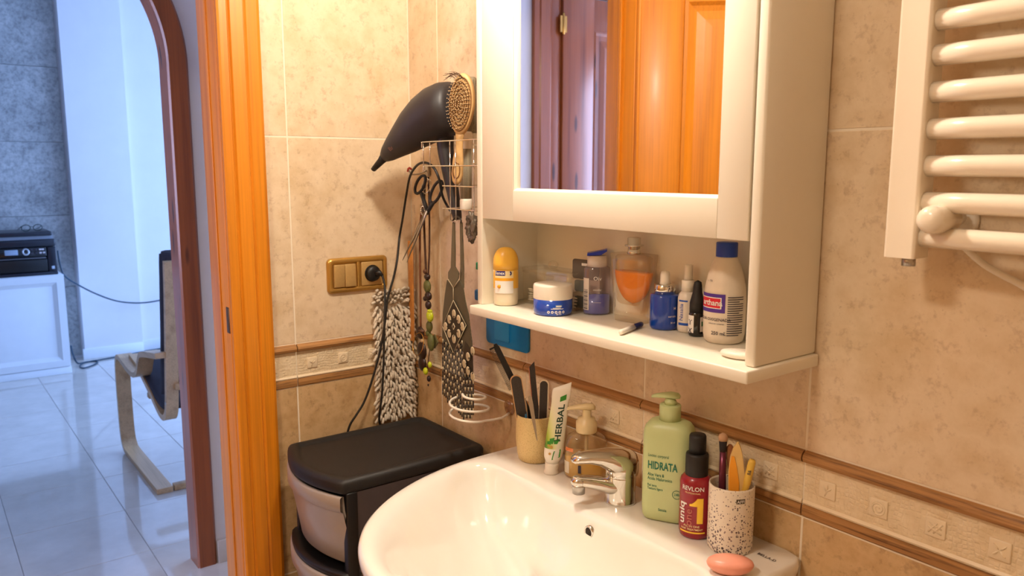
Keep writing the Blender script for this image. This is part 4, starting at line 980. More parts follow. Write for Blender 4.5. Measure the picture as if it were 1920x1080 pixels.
# printed green wash that fades upward and to the left (flat print on the tube)
mr = nt.nodes.new('ShaderNodeMapRange'); mr.inputs[1].default_value = .048; mr.inputs[2].default_value = .160; mr.inputs[3].default_value = 1; mr.inputs[4].default_value = 0; link(nt, sx_.outputs[2], mr.inputs[0])
mx_ = nt.nodes.new('ShaderNodeMapRange'); mx_.inputs[1].default_value = -.012; mx_.inputs[2].default_value = .012; mx_.inputs[3].default_value = 1.15; mx_.inputs[4].default_value = .1; link(nt, sx_.outputs[0], mx_.inputs[0])
gt = nt.nodes.new('ShaderNodeMath'); gt.operation = 'GREATER_THAN'; gt.inputs[1].default_value = .050; link(nt, sx_.outputs[2], gt.inputs[0])
m1 = nt.nodes.new('ShaderNodeMath'); m1.operation = 'MULTIPLY'; link(nt, mr.outputs[0], m1.inputs[0]); link(nt, mx_.outputs[0], m1.inputs[1])
m2 = nt.nodes.new('ShaderNodeMath'); m2.operation = 'MULTIPLY'; link(nt, m1.outputs[0], m2.inputs[0]); link(nt, gt.outputs[0], m2.inputs[1])
link(nt, ramp(nt, m2.outputs[0], [(0, lin((240, 232, 218))), (.35, lin((222, 222, 160))), (.7, lin((170, 190, 70))), (1, lin((90, 140, 50)))]), b.inputs['Base Color']); b.inputs['Roughness'].default_value = .35
MB().rings(rs).build('tube', m, t)
def on_tube(x, z):
    f = (z-zc)/(zt_-zc); dy = .0150*(1-f)**.8+.0008; wx = .0155+.0035-.004*f
    q = max(-.98, min(.98, x/wx)); return (x+lf(z), -dy*math.sqrt(1-q*q)-.0006, z)
M_DGREEN = mat('dark_green_ink', (24, 60, 40), .5); M_GREEN = mat('leaf_green_ink', (50, 140, 40), .5)
mb = MB(); text(mb, 'HERBAL', .0175, lambda x, y: on_tube(.0085-y*.90, .0985+x*1.12), .02); mb.build('lettering', M_DGREEN, t)
mb = MB(); pts = [(-.001, zt_-.030), (.010, zt_-.026), (.010, zt_-.016), (-.001, zt_-.021)]
mb.add([on_tube(*p) for p in pts], [(0, 1, 2, 3)]); mb.build('leaf_badge', M_GREEN, t)
mb = MB(); mb.add([on_tube(*p) for p in ((-.003, .030), (.012, .035), (.012, .050), (-.001, .046))], [(0, 1, 2, 3)]); mb.build('green_badge', M_GREEN, t)
mb = MB()
for k in range(4): mb.add([on_tube(*p) for p in ((-.000, .0345+.003*k), (.010, .0365+.003*k), (.010, .0375+.003*k), (-.000, .0355+.003*k))], [(0, 1, 2, 3)], fn=lambda p: p+Vector((0, -.0004, 0)))
mb.build('badge_lettering', M_WHITEINK, t)
for (px_, pz_), q in (((-.0075, .0415), .0024), ((-.006, .054), .0028), ((-.011, .0565), .0022)):
    mb = MB(); mb.add([on_tube(px_+q*math.cos(2*PI*i/12), pz_+q*math.sin(2*PI*i/12)) for i in range(12)], [tuple(range(12))]); mb.build('flower_print', mat('ochre_ink', (196, 150, 70)), t)
mb = MB()
for a0, a1 in (((-.014, .058), (-.008, .066)), ((-.010, .060), (-.002, .072)), ((-.002, .060), (.008, .070))):
    mb.add([on_tube(a0[0], a0[1]), on_tube(a0[0]+.006, a0[1]), on_tube(*a1), on_tube(a0[0]-.001, a1[1]-.003)], [(0, 1, 2, 3)])
mb.build('leaf_print', M_GREEN, t)
# ---- clear hand-soap dispenser
t, r, Z, c3 = up(1056, 1140, 908, ZD, 'soap_dispenser', 'clear pump soap dispenser with some yellow soap left', 'soap dispenser')
M_CLR2 = glass('clear_bottle', (250, 246, 236), .05, .03, .06, (236, 216, 176))
zb_, zn = Z(812)+.002, Z(800)+.004; ry = .62
body = [(r*.90, .0005), (r*.98, .004), (r*1.0, .012), (r*.97, zb_*.55), (r*.94, zb_*.8), (r*.82, zb_*.93), (r*.56, zb_*.99), (r*.42, zb_+.004)]
MB().lathe(body, 40, sy=ry, cap1=False, pw=2.6).build('bottle', M_CLR2, t)
MB().lathe([(r*.85, .002), (r*.95, .006), (r*.95, .040), (r*.94, .043)], 40, sy=ry*.97, pw=2.6).build('liquid_soap', glass('yellow_soap', (255, 224, 130), .02, .05, .55, (255, 208, 76)), t)
zn = zb_+.003
M_PUMP = mat('cream_pump_plastic', (228, 206, 158), .35, sss=.05)
MB().lathe([(r*.46, zn-.002), (r*.48, zn), (r*.48, zn+.017), (r*.40, zn+.019), (r*.40, zn+.024), (r*.20, zn+.026), (r*.18, zn+.040)], 30).build('collar', M_PUMP, t)
MB().rings([[(x, .008*math.cos(2*PI*j/14)*wq, z+.0055*math.sin(2*PI*j/14)*hq) for j in range(14)] for x, z, wq, hq in ((.016, zn+.043, .5, .6), (.011, zn+.045, 1.1, 1.1), (0, zn+.045, 1.15, 1.15), (-.015, zn+.044, .9, .8), (-.032, zn+.041, .6, .6), (-.036, zn+.039, .5, .5))]).build('pump_head', M_PUMP, t)
MB().tube([(0, 0, zn), (0, 0, .012)], .0035, 10).build('dip_tube', glass('milky_tube', (240, 230, 210), .04, .1, .5, (230, 214, 176)), t)
patch(MB(), r*1.0, -1.15, -.62, zb_*.62, zb_*.70, 6, r*ry*1.02).build('orange_sticker', mat('orange_ink', (240, 130, 40)), t)
patch(MB(), r*1.0, -.42, -.14, zb_*.44, zb_*.52, 5, r*ry*1.03).build('black_mark', M_INK, t)
patch(MB(), r*1.0, -.36, -.22, zb_*.16, zb_*.34, 4, r*ry*1.03).build('lettering', M_INK, t)
patch(MB(), r*1.0, -1.3, -.85, .010, .032, 5, r*ry*1.04).build('barcode_sticker', M_WHITEINK, t)
# ---- green lotion bottle
t, r, Z, c4 = up(1204, 1296, 988, ZD, 'lotion_bottle', 'tall pale green lotion bottle with pump on the washbasin', 'bottle', turn=math.radians(-12))
M_LGREEN = mat('pale_green_plastic', (196, 208, 150), .38, var=.015)
zsx = Z(805); zsh = Z(787); znk = Z(760)+.002
sy = .70; pw = 3.8
rw = r*1.02
def sup(h, d, z, pw=pw): return [(h*abs(math.cos(a))**(2/pw)*(1 if math.cos(a) >= 0 else -1), d*abs(math.sin(a))**(2/pw)*(1 if math.sin(a) >= 0 else -1), z) for a in [2*PI*i/56 for i in range(56)]]
MB().rings([sup(rw*k, rw*sy*kd, z) for k, kd, z in ((.80, .72, 0), (.92, .88, .002), (.98, .97, .008), (1, 1, .02), (1, 1, zsx-.010), (.99, .98, zsx-.002), (.94, .90, zsx+.006), (.82, .78, zsx+.012), (.62, .66, zsx+.0155), (.46, .60, zsx+.0165))]).build('body', M_LGREEN, t)
zn0 = zsx+.016
MB().lathe([(rw*.43, zn0-.002), (rw*.43, znk-.002), (rw*.41, znk)], 30).build('collar', M_LGREEN, t)
MB().lathe([(rw*.24, znk), (rw*.24, znk+.006), (rw*.20, znk+.007), (rw*.20, znk+.010)], 24).build('pump_stem', M_LGREEN, t)
MB().rings([[(x, .0088*math.cos(2*PI*j/16)*wq, znk+.0125+z+.0052*math.sin(2*PI*j/16)*hq) for j in range(16)] for x, z, wq, hq in ((.015, .001, .5, .5), (.011, .002, 1.15, .9), (0, .0025, 1.3, 1.0), (-.012, .001, 1.1, .8), (-.024, -.001, .6, .6), (-.030, -.003, .45, .45))]).build('pump_head', M_LGREEN, t)
yf = -rw*sy-.0006
def onf(x, z):
    k = (1-min(.999, abs(x)/rw)**pw)**(1/pw); return (x, -rw*sy*k-.0007, z)
M_TEAL = mat('teal_ink', (30, 116, 92), .5)
Hh = zsx
mb = MB(); text(mb, 'HIDRATA', .0180, lambda x, y: onf(-.004+x*.62, Hh*.60+y), .022); mb.build('lettering', M_TEAL, t)
mb = MB(); text(mb, 'Locion corporal', .0072, lambda x, y: onf(-.0275+x*.72, Hh*.735+y), 0, 'LEFT')
for s, z, q in (('Aloe Vera &', .52, .0075), ('Acido Hialuronico', .475, .0075), ('Piel seca', .40, .0062), ('Textura ligera', .365, .0062)): text(mb, s, q, lambda x, y: onf(-.0275+x*.72, Hh*z+y), .008, 'LEFT')
text(mb, 'Sensia', .0065, lambda x, y: onf(-.002+x*.85, Hh*.135+y), .008)
stuff(mb.build('small_lettering', M_TEAL, t))
mb = MB(); mb.add([onf(.020+q*math.cos(2*PI*i/20), Hh*.345+q*math.sin(2*PI*i/20)) for q in (.0072, .0064) for i in range(20)], [(i, (i+1) % 20, 20+(i+1) % 20, 20+i) for i in range(20)])
text(mb, '24h', .0058, lambda x, y: onf(.020+x, Hh*.333+y), .008); mb.build('round_stamp', M_TEAL, t)
# ---- red hair treatment spray
t, r, Z, c5 = up(1271, 1332, 1015, ZD, 'hair_spray_bottle', 'dark red hair treatment spray with black cap and yellow numeral', 'bottle', turn=math.radians(-6))
M_RED = mat('dark_red_plastic', (150, 16, 36), .25, var=.02, coat=.3)
z1, z2, z3 = Z(890), Z(850)+.001, Z(813)-.001
MB().lathe([(r*.80, 0), (r*.94, .003), (r*.99, .010), (r, .02), (r, z1-.010), (r*.95, z1-.004), (r*.78, z1+.001), (r*.6, z1+.003)], 36, sy=.92).build('body', M_RED, t)
MB().lathe([(r*.68, z1-.002), (r*.70, z1), (r*.70, z2-.003), (r*.66, z2), (r*.52, z2+.001)], 30).build('collar', M_BLACKM, t)
MB().lathe([(r*.53, z2-.001), (r*.52, z3-.003), (r*.47, z3), (0, z3+.0004)], 28).build('cap', M_BLACKM, t)
R2 = r*.995
M_YINK = mat('yellow_ink', (252, 206, 60), .5)
mb = MB(); wcyl(mb, R2, z1*.815, 'REVLON', .0095, -.10, .012, R2*.93); mb.build('brand_lettering', M_WHITEINK, t)
mb = MB(); wcyl(mb, R2, z1*.765, 'PROFESSIONAL', .0036, -.10, 0, R2*.93); wcyl(mb, R2, z1*.215, 'ALL IN ONE', .0048, -.12, .01, R2*.93); wcyl(mb, R2, z1*.165, 'HAIR TREATMENT', .0044, -.12, .01, R2*.93); stuff(mb.build('small_lettering', mat('cream_ink', (250, 226, 170)), t))
f0 = cyl_fn(R2+.0007, 0, .0, R2*.93+.0007)
one = [(.0005, .70), (.0140, .70), (.0140, .285), (.0055, .285), (.0055, .555), (-.005, .555), (-.005, .605), (.0, .64)]
mb = MB(); nn = []
for k in range(8):                                # numeral as narrow strips so that it follows the curve
    x0 = .0052+k*(.0093/8); x1 = x0+.0093/8; mb.add([f0(x0, z1*.285), f0(x1, z1*.285), f0(x1, z1*.70), f0(x0, z1*.70)], [(0, 1, 2, 3)])
for k in range(6):
    x0 = -.0065+k*(.0117/6); x1 = x0+.0117/6; u0, u1 = k/6, (k+1)/6
    mb.add([f0(x0, z1*.565), f0(x1, z1*.565), f0(x1, z1*(.60+.10*u1**2)), f0(x0, z1*(.60+.10*u0**2))], [(0, 1, 2, 3)])
mb.build('numeral', M_YINK, t)
mb = MB(); text(mb, 'uniq', .0175, lambda x, y: cyl_fn(R2+.0009, z1*.43, -.60, R2*.93+.0009)(-y*.95, x*1.15), .02); mb.build('name_lettering', M_WHITEINK, t)
mb = MB(); text(mb, 'one', .0165, lambda x, y: cyl_fn(R2+.0011, z1*.375, -.10, R2*.93+.0011)(-y*.95, x*1.1), .01); mb.build('name_lettering', mat('pink_ink', (196, 110, 96)), t)
patch(MB(), R2*1.002, -.95, .75, z1*.115, z1*.140, 12, R2*.935).build('gold_stripe', M_YINK, t)
# ---- speckled white cup with make-up brushes
t, r, Z, c = up(1324, 1409, 1044, ZD, 'speckled_cup', 'white cup with grey speckles holding make-up brushes', 'cup')
hC = Z(905)
m, nt, b = nodes('speckled_white_ceramic'); v = coords(nt)
vo = nt.nodes.new('ShaderNodeTexVoronoi'); vo.inputs['Scale'].default_value = 310; vo.inputs['Randomness'].default_value = 1; link(nt, v, vo.inputs['Vector'])
sx_ = nt.nodes.new('ShaderNodeSeparateXYZ'); link(nt, v, sx_.inputs[0])
th_ = nt.nodes.new('ShaderNodeMapRange'); th_.inputs[1].default_value = .0; th_.inputs[2].default_value = .095; th_.inputs[3].default_value = .55; th_.inputs[4].default_value = .24; link(nt, sx_.outputs[2], th_.inputs[0])
sepc = nt.nodes.new('ShaderNodeSeparateColor'); link(nt, vo.outputs['Color'], sepc.inputs[0])
mul = nt.nodes.new('ShaderNodeMath'); mul.operation = 'MULTIPLY'; link(nt, sepc.outputs[0], mul.inputs[0]); mul.inputs[1].default_value = 1.25
mu2 = nt.nodes.new('ShaderNodeMath'); mu2.operation = 'MULTIPLY'; link(nt, mul.outputs[0], mu2.inputs[0]); link(nt, th_.outputs[0], mu2.inputs[1])
lt_ = nt.nodes.new('ShaderNodeMath'); lt_.operation = 'LESS_THAN'; link(nt, vo.outputs['Distance'], lt_.inputs[0]); link(nt, mu2.outputs[0], lt_.inputs[1])
cm = ramp(nt, sepc.outputs[1], [(.2, lin((74, 58, 62))), (.8, lin((140, 120, 118)))])
mx = nt.nodes.new('ShaderNodeMix'); mx.data_type = 'RGBA'; link(nt, lt_.outputs[0], mx.inputs[0]); mx.inputs[6].default_value = (*lin((236, 224, 206)), 1); link(nt, cm, mx.inputs[7])
link(nt, mx.outputs[2], b.inputs['Base Color']); b.inputs['Roughness'].default_value = .35
MB().lathe([(r*.93, 0), (r*.98, .002), (r, .006), (r, hC-.003), (r*.985, hC), (r*.955, hC), (r*.94, hC-.003), (r*.94, .008), (0, .006)], 44).build('cup', m, t)
patch(MB(), r, .22, .62, hC-.019, hC-.012, 5).build('brand_tag', mat('olive_dark', (72, 60, 40), .5), t)
mb = MB(); wcyl(mb, r*1.004, hC-.0178, 'AFFI', .0062, .42, .015); mb.build('lettering', M_WHITEINK, t)
th, L, fn = incup('makeup_brush', 'purple-handled make-up brush with short dense bristles', 'brush', (1356, 812), .002, (-.012, -.004))
MB().tube([fn(Vector((0, 0, z))) for z in (0, L*.3, L*.6, L*.82)], [.0055, .006, .0052, .0045], 14).build('handle', mat('metallic_plum', (112, 52, 72), .3, .6), th)
MB().tube([fn(Vector((0, 0, z))) for z in (L*.82, L*.86, L*.93)], [.0048, .0052, .0062], 14).build('dark_bristles', mat('dark_bristle', (40, 30, 30), .8), th)
MB().tube([fn(Vector((0, 0, z))) for z in (L*.925, L*.96, L*.985, L)], [.0066, .0072, .0058, .002], 14).build('tip_bristles', mat('tan_bristle', (190, 150, 116), .8), th)
th, L, fn = incup('slim_brush', 'slim dark make-up brush with loose brown bristles', 'brush', (1369, 833), .012, (.002, .002))
MB().tube([fn(Vector((0, 0, z))) for z in (0, L*.4, L*.72)], [.003, .003, .0026], 10).build('handle', mat('dark_plum', (60, 34, 44), .35, .3), th)
MB().tube([fn(Vector((0, 0, z))) for z in (L*.72, L*.85, L*.97, L)], [.003, .0062, .0055, .002], 12).build('bristles', mat('brown_bristle', (150, 92, 50), .85, var=.2, scale=300), th)
th, L, fn = incup('curved_sponge', 'cream and orange curved applicator standing in the speckled cup', 'applicator', (1388, 830), .004, (.006, -.006))
S_ = [(0, .011), (.3, .0125), (.5, .0125), (.7, .0115), (.85, .009), (.94, .0055), (1, .001)]
mb = MB().prism([(w_+.0035*math.sin(f*5), L*f) for f, w_ in S_]+[(-w_+.0035*math.sin(f*5), L*f) for f, w_ in reversed(S_)], -.004, .004, fn=lambda p: fn(Vector(p))); mb.build('cream_side', mat('cream_foam', (226, 190, 120), .7), th)
S2 = [(.1, .0), (.3, .001), (.45, .003), (.6, .0035), (.75, .001), (.86, -.003)]
mb = MB().prism([(w_+.0035*math.sin(f*5), L*f) for f, w_ in S2]+[(-ww*.92+.0035*math.sin(f*5), L*f) for f, ww in ((.86, .0075), (.75, .0105), (.6, .0115), (.45, .012), (.3, .012), (.1, .011))], .0041, .0052, fn=lambda p: fn(Vector(p))); mb.build('orange_side', mat('orange_foam', (240, 160, 40), .6), th)
th, L, fn = incup('yellow_pencil', 'short yellow cosmetic pencil leaning out of the speckled cup', 'pencil', (1411, 862), .004, (.012, -.008))
MB().tube([fn(Vector((0, 0, z))) for z in (0, L*.70, L*.72, L*.97, L)], [.0048, .0048, .0054, .0054, .004], 14).build('barrel', mat('yellow_wood', (226, 186, 76), .45), th)
mb = MB(); text(mb, 'B&', .0065, lambda x, y: fn(Vector((-y+.002, .0057, L*.86+x))), .01); mb.build('lettering', M_INK, th)
# ---- pink pebble soap lying on the ledge beside the speckled cup
pk = hit(1370, 1070, 2, ZD)
t = thing('pink_pebble', 'smooth pink pebble-shaped sponge on the ledge beside the speckled cup', 'sponge', (1.083, -.128, ZD), facing((1.083, -.128))+.15)
MB().rings([[(.0325*k*math.cos(2*PI*j/36), .020*k*math.sin(2*PI*j/36), z) for j in range(36)] for k, z in ((.35, 0), (.62, .002), (.85, .006), (.97, .011), (1, .0145), (.95, .018), (.80, .0212), (.5, .0235), (.2, .0243), (.01, .0245))]).build('pebble', mat('pink_silicone', (244, 164, 140), .35, sss=.2), t)

# ================================================================= THINGS HUNG IN THE CORNER
# ---- fluffy chenille duster on the left wall
d0, d1 = hit(701, 560, 0, .016), hit(777, 560, 0, .016)
zt_, zb_ = hit(740, 548, 0, .02).z, hit(740, 782, 0, .03).z
t = thing('duster', 'beige shaggy chenille duster hanging on the tiled wall below the socket', 'duster', (0, (d0.y+d1.y)/2, zb_), PI/2)
hw = (d1.y-d0.y)/2; H = zt_-zb_
MB().prism(rrect(-hw*.92, hw*.96, 0, H, .010), -.006, -.0008).build('backing', mat('beige_felt', (190, 170, 146), .9), t)
mb = MB(); random.seed(3)
ny = int(H/.0078)
for i in range(ny+1):
    for j in range(9):
        x = -hw*.88+(2*hw*.88)*(j+.5*(i % 2))/8.5; z = H*i/ny
        if x > hw*.95: continue
        a = x/hw*.95+random.uniform(-.38, .38); L = random.uniform(.017, .029); z += random.uniform(-.003, .003); out = random.uniform(.008, .014)
        base = Vector((x*.94, -.005, z)); up_ = .35 if z > H*.9 else -1
        tip = base+Vector((math.sin(a)*L*.75, -out, up_*math.cos(a)*L*.8))
        mid = (base+tip)/2+Vector((0, -.006, .004))
        mb.tube([base, mid, base.lerp(tip, .9)+Vector((0, -.001, 0)), tip], [.0028, .0036, .0034, .0016], 6)
o = mb.build('chenille_loops', mat('beige_chenille', (216, 202, 182), .9, var=.12, scale=90), t); stuff(o)
# ---- wire rack fixed to the right wall
RY = -.125
def rk(px, py, y=RY): return W(px, py, y)
t = thing('wire_rack', 'small chrome wire rack on the tiled wall holding hair tools', 'rack', (.35, 0, 1.40))
org = Vector((.35, 0, 1.40))
x0, x1 = rk(791, 262).x, .468
lv = [(rk(840, 264).z, x0, x1, RY), (rk(840, 311).z, x0+.006, x1, RY), (rk(870, 350).z, x0+.070, x1-.010, RY+.006), (rk(870, 394).z, x0+.070, x1-.010, RY+.006)]
for k_, (z, xa, xb, y) in enumerate(lv):
    P_ = [(xa, -.003, z), (xa, y*.9, z), (xa+.006, y, z), ((xa+xb)/2, y, z), (xb-.006, y, z), (xb, y*.9, z), (xb, -.003, z)]
    if k_ <= 1: P_ = [(xa-.001, y, z-.012), (xa, y, z-.002)]+P_[2:]
    MB().tube(smooth_path([Vector(q)-org for q in P_], 5), .0013, 8).build('wire_loop', M_CHROME, t)
for x, za, zb2, y in ((x0+.002, lv[0][0], lv[1][0], RY+.002), (x0+.03, lv[0][0], lv[1][0], RY+.001), (x0+.098, lv[0][0], lv[3][0]-.022, RY+.006), (x0+.118, lv[0][0], lv[3][0]-.022, RY+.006), (x1-.02, lv[0][0], lv[3][0], RY+.005)):
    MB().tube([Vector((x, y, za))-org, Vector((x, y, (za+zb2)/2))-org, Vector((x, y, zb2))-org], .0011, 8).build('wire_upright', M_CHROME, t)
hk = Vector((x0+.108, RY+.006, lv[3][0]-.022))
MB().tube([Vector((x0+.098, RY+.006, hk.z))-org, Vector((x0+.108, RY+.004, hk.z-.004))-org, Vector((x0+.118, RY+.006, hk.z))-org], .0011, 8).build('wire_hook', M_CHROME, t)
MB().box(x0+.05-.35, x1-.35-.02, -.004, -.0006, lv[0][0]-1.40-.012, lv[0][0]-1.40+.012, .001).build('wall_plate', M_CHROME, t)
# ---- hair dryer
def DY(px): return -.133+(px-705)/(860-705)*.080
def dp(cx, cy): px = 660+cx/3; py = 120+cy/3; return W(px, py, DY(px))
spine = [(120, 594, 17), (140, 572, 21), (165, 545, 25), (185, 522, 34), (205, 502, 50), (245, 464, 70), (300, 416, 95), (360, 362, 119), (420, 312, 135), (480, 275, 146), (530, 255, 147), (570, 245, 138), (590, 240, 110)]
P = [dp(a, b) for a, b, r_ in spine]; sc = depth(P[6])/FPX/3
t = thing('hair_dryer', 'black hair dryer hanging nozzle down in the wire rack', 'hair dryer', P[6])
o0 = P[6]
MB().tube([p-o0 for p in P[:4]], [r_*sc for a, b, r_ in spine[:4]], 28, flat=.8).build('nozzle', M_BLACKM, t)
M_DRY = mat('matte_anthracite', (42, 38, 40), .48, var=.08, scale=40)
MB().tube([p-o0 for p in P[3:]], [r_*sc for a, b, r_ in spine[3:]], 36).build('body', M_DRY, t)
hp_ = [(525, 380, 42), (525, 470, 42), (540, 570, 36), (560, 680, 31), (578, 780, 28), (590, 850, 25), (594, 875, 18)]
HPp = [W(660+a/3, 120+b/3, -.060) for a, b, _ in hp_]
MB().tube([p-o0 for p in smooth_path(HPp, 3)], [r_*sc for r_ in sum([[hp_[i][2]+(hp_[i+1][2]-hp_[i][2])*k/3 for k in range(3)] for i in range(6)], [])+[18*sc if False else 18*sc*1 for _ in (0,)]] if False else [sc*(50-28*i/18) for i in range(19)], 24).build('handle', M_DRY, t)
pl0 = dp(272, 388)
mb = MB(); ax = (P[6]-P[5]).normalized(); toc = (CAM-pl0).normalized(); sd = ax.cross(toc).normalized(); nn_ = sd.cross(ax).normalized()
cc = P[5].lerp(P[6], .45)+nn_*(75*sc+.0012); text(mb, 'BaByl', .013, lambda x, y: cc-o0+ax*x-sd*y*(1), .01); mb.build('lettering', mat('faded_print', (120, 84, 70), .6), t)
# cord: out of the handle, round a loop, down behind the drawers and up again to the plug
cpts = [W(858, 408, -.060), W(850, 402, -.058), W(838, 385, -.056), W(829, 365, -.072), W(823, 335, -.086), W(812, 313, -.090), W(797, 305, -.090), W(782, 310, -.085), W(769, 330, -.072), W(762, 365, -.055), W(755, 410, -.05), W(749, 445, -.045), hit(745, 485, 0, .052), hit(738, 520, 0, .055), hit(727, 560, 0, .056), hit(721, 610, 0, .057), hit(712, 660, 0, .057), hit(697, 715, 0, .055), hit(682, 755, 0, .050), hit(668, 778, 0, .046)]
lidp = hit(655, 800, 0, .040)
cpts += [lidp, Vector((.034, lidp.y-.004, .76)), Vector((.028, lidp.y+.010, .66)), Vector((.026, lidp.y+.035, .62)), Vector((.026, lidp.y+.06, .66)), Vector((.034, -.118, .76))]
cpts += [hit(711, 786, 0, .050), hit(716, 740, 0, .060), hit(719, 690, 0, .062), hit(720, 640, 0, .062), hit(721, 600, 0, .060), hit(722, 565, 0, .052), hit(721, 535, 0, .040), hit(717, 517, 0, .032)]
MB().tube([p-o0 for p in smooth_path(cpts, 6)], .0028, 8).build('cord', mat('black_rubber', (24, 22, 20), .5), t)
pc_ = Vector((.0115, pl.y+.0355, pl.z))
MB().lathe([(.0150, 0), (.0180, .001), (.0185, .006), (.0165, .0095), (.008, .011)], 28, fn=lambda p: (pc_-o0)+Vector((p.z, p.x, p.y))).build('plug', M_BLACK, t)
q1 = hit(717, 517, 0, .032)
MB().tube([pc_-o0+Vector((.008, .004, 0)), pc_-o0+Vector((.014, .012, .002)), q1-o0], [.0075, .006, .0036], 12).build('plug_neck', M_BLACK, t)
# ---- oval paddle brush standing in the rack
bc = W(866, 196, -.106)
t = thing('paddle_brush', 'oval bamboo paddle hairbrush with spiral cushion in the wire rack', 'hairbrush', bc, facing(bc)-.42)
t.rotation_euler = (0, .085, facing(bc)-.42)
s_ = depth(bc)/FPX
M_BAMB = mat('bamboo', (204, 164, 108), .5, var=.08, scale=60)
ow, oh = 25*s_, 57*s_
def egg(k, n=40): return [(ow*k*math.cos(2*PI*i/n)*(1-.12*math.sin(2*PI*i/n)*-1 if math.sin(2*PI*i/n) < 0 else 1), oh*k*math.sin(2*PI*i/n)) for i in range(n)]
E_ = egg(1)
MB().rings([[(x*k, y, z*k) for x, z in E_] for k, y in ((.93, .008), (1.0, .005), (1.0, -.003), (.96, -.006), (.85, -.0065))]).build('head', M_BAMB, t)
hl = [(-54, 9), (-62, 7.5), (-80, 8), (-105, 11), (-130, 12), (-143, 9), (-149, 4)]
MB().rings([[(w_*s_*math.cos(2*PI*j/20), .0055*math.sin(2*PI*j/20), z*s_) for j in range(20)] for z, w_ in hl]).build('handle', M_BAMB, t)
sp_ = [(7*s_*math.cos(2*PI*i/24), -.0055, (-123+15*math.sin(2*PI*i/24))*s_) for i in range(24)]
MB().tube(sp_, .0012, 6, True).build('handle_groove', mat('dark_groove', (130, 88, 46), .7), t)
M_GRV = mat('dark_groove', (130, 88, 46))
for k in (.86, .68, .50, .32, .15): MB().tube([(x*k, -.0065, z*k) for x, z in E_], .0013, 6, True).build('spiral_groove', M_GRV, t)
mb = MB(); tips = MB()
random.seed(5)
for k in (.82, .70, .58, .46, .34, .22, .10):
    n = int(44*k)+4
    for i in range(n):
        a = 2*PI*i/n; b0 = Vector((ow*k*math.cos(a), -.0065, oh*k*math.sin(a))); e = b0+Vector((random.uniform(-.0012, .0002)+.001*math.cos(a), -.0155, random.uniform(-.0005, .0015)))
        mb.tube([b0, e], .00048, 4); tips.ball(e, .0010, 6)
stuff(mb.build('bristles', mat('dark_brown_bristle', (96, 66, 40), .6), t)); stuff(tips.build('bristle_tips', mat('pale_bristle_tip', (226, 196, 150), .5), t))
# hairs caught at the top
mb = MB()
for i in range(14):
    a = 1.2+i*.07; b0 = Vector((ow*.7*math.cos(a), -.012, oh*.86*math.sin(a)))
    mb.tube(smooth_path([b0, b0+Vector((-.008, -.010, .006+.001*(i % 3))), b0+Vector((-.020-.002*(i % 4), -.012, .007-.003*(i % 5)))], 3), .0004, 4)
stuff(mb.build('caught_hair', mat('brown_hair', (90, 60, 36), .6), t))
# ---- round brush with white ends
rb = W(874, 388, -.074)
t = thing('round_brush', 'grey round hairbrush with white ends behind the bamboo brush', 'hairbrush', rb, facing(rb))
s_ = depth(rb)/FPX; k = lambda row: (388-row)*s_*1.02
def mesh_mat(name, c):
    m, nt, b = nodes(name); v = coords(nt); vo = nt.nodes.new('ShaderNodeTexVoronoi'); vo.inputs['Scale'].default_value = 420; vo.inputs['Randomness'].default_value = .1; link(nt, v, vo.inputs['Vector'])
    link(nt, ramp(nt, vo.outputs['Distance'], [(.2, tuple(x*.35 for x in lin(c))), (.5, lin(c))]), b.inputs['Base Color']); b.inputs['Roughness'].default_value = .7; return m
MM = mesh_mat('grey_mesh', (150, 138, 112))
MB().lathe([(11*s_, k(393)), (12*s_, k(391)), (12*s_, k(376)), (10.5*s_, k(373))], 22).build('end_cap', M_WPLAST, t)
MB().lathe([(10.5*s_, k(375)), (11*s_, k(330)), (10.5*s_, k(283))], 22).build('grip', MM, t)
MB().lathe([(10*s_, k(285)), (11*s_, k(278)), (13.5*s_, k(270)), (14*s_, k(256)), (11*s_, k(252))], 22).build('collar', M_WPLAST, t)
MB().lathe([(12*s_, k(254)), (15*s_, k(250)), (15.5*s_, k(175)), (14.5*s_, k(160)), (10*s_, k(155)), (0, k(154))], 24, c=(9*s_, .012)).build('barrel', MM, t)
mb = MB()
for i in range(22):
    for j in range(16):
        a = 2*PI*j/16; z = k(246-i*4); mb.tube([(9*s_+14*s_*math.cos(a), .012+14*s_*math.sin(a), z), (9*s_+19*s_*math.cos(a), .012+19*s_*math.sin(a), z)], .0005, 3)
stuff(mb.build('bristles', mat('grey_bristle', (120, 108, 88), .6), t))
# ---- scrunched silver-grey scrunchie
sc_ = W(884, 425, -.075)
t = thing('scrunchie', 'scrunched silver-grey hair scrunchie hanging below the round brush', 'scrunchie', sc_)
random.seed(9); s_ = depth(sc_)/FPX
N1, N2 = 40, 12; rs = []
for i in range(N1):
    a = 2*PI*i/N1; rr = [9+4*math.sin(a*7+j*2.1)+2.5*random.uniform(-1, 1) for j in range(N2)]
    rs.append([((10+rr[j]*math.cos(2*PI*j/N2))*s_*math.cos(a)*.75, -.006*math.sin(2*PI*j/N2)*rr[j]/9, (20+rr[j]*math.cos(2*PI*j/N2))*s_*math.sin(a)) for j in range(N2)])
MB().rings(rs, loop=True).build('ruffle', mat('silver_grey_satin', (122, 112, 100), .3, .35, var=.25, scale=70), t)
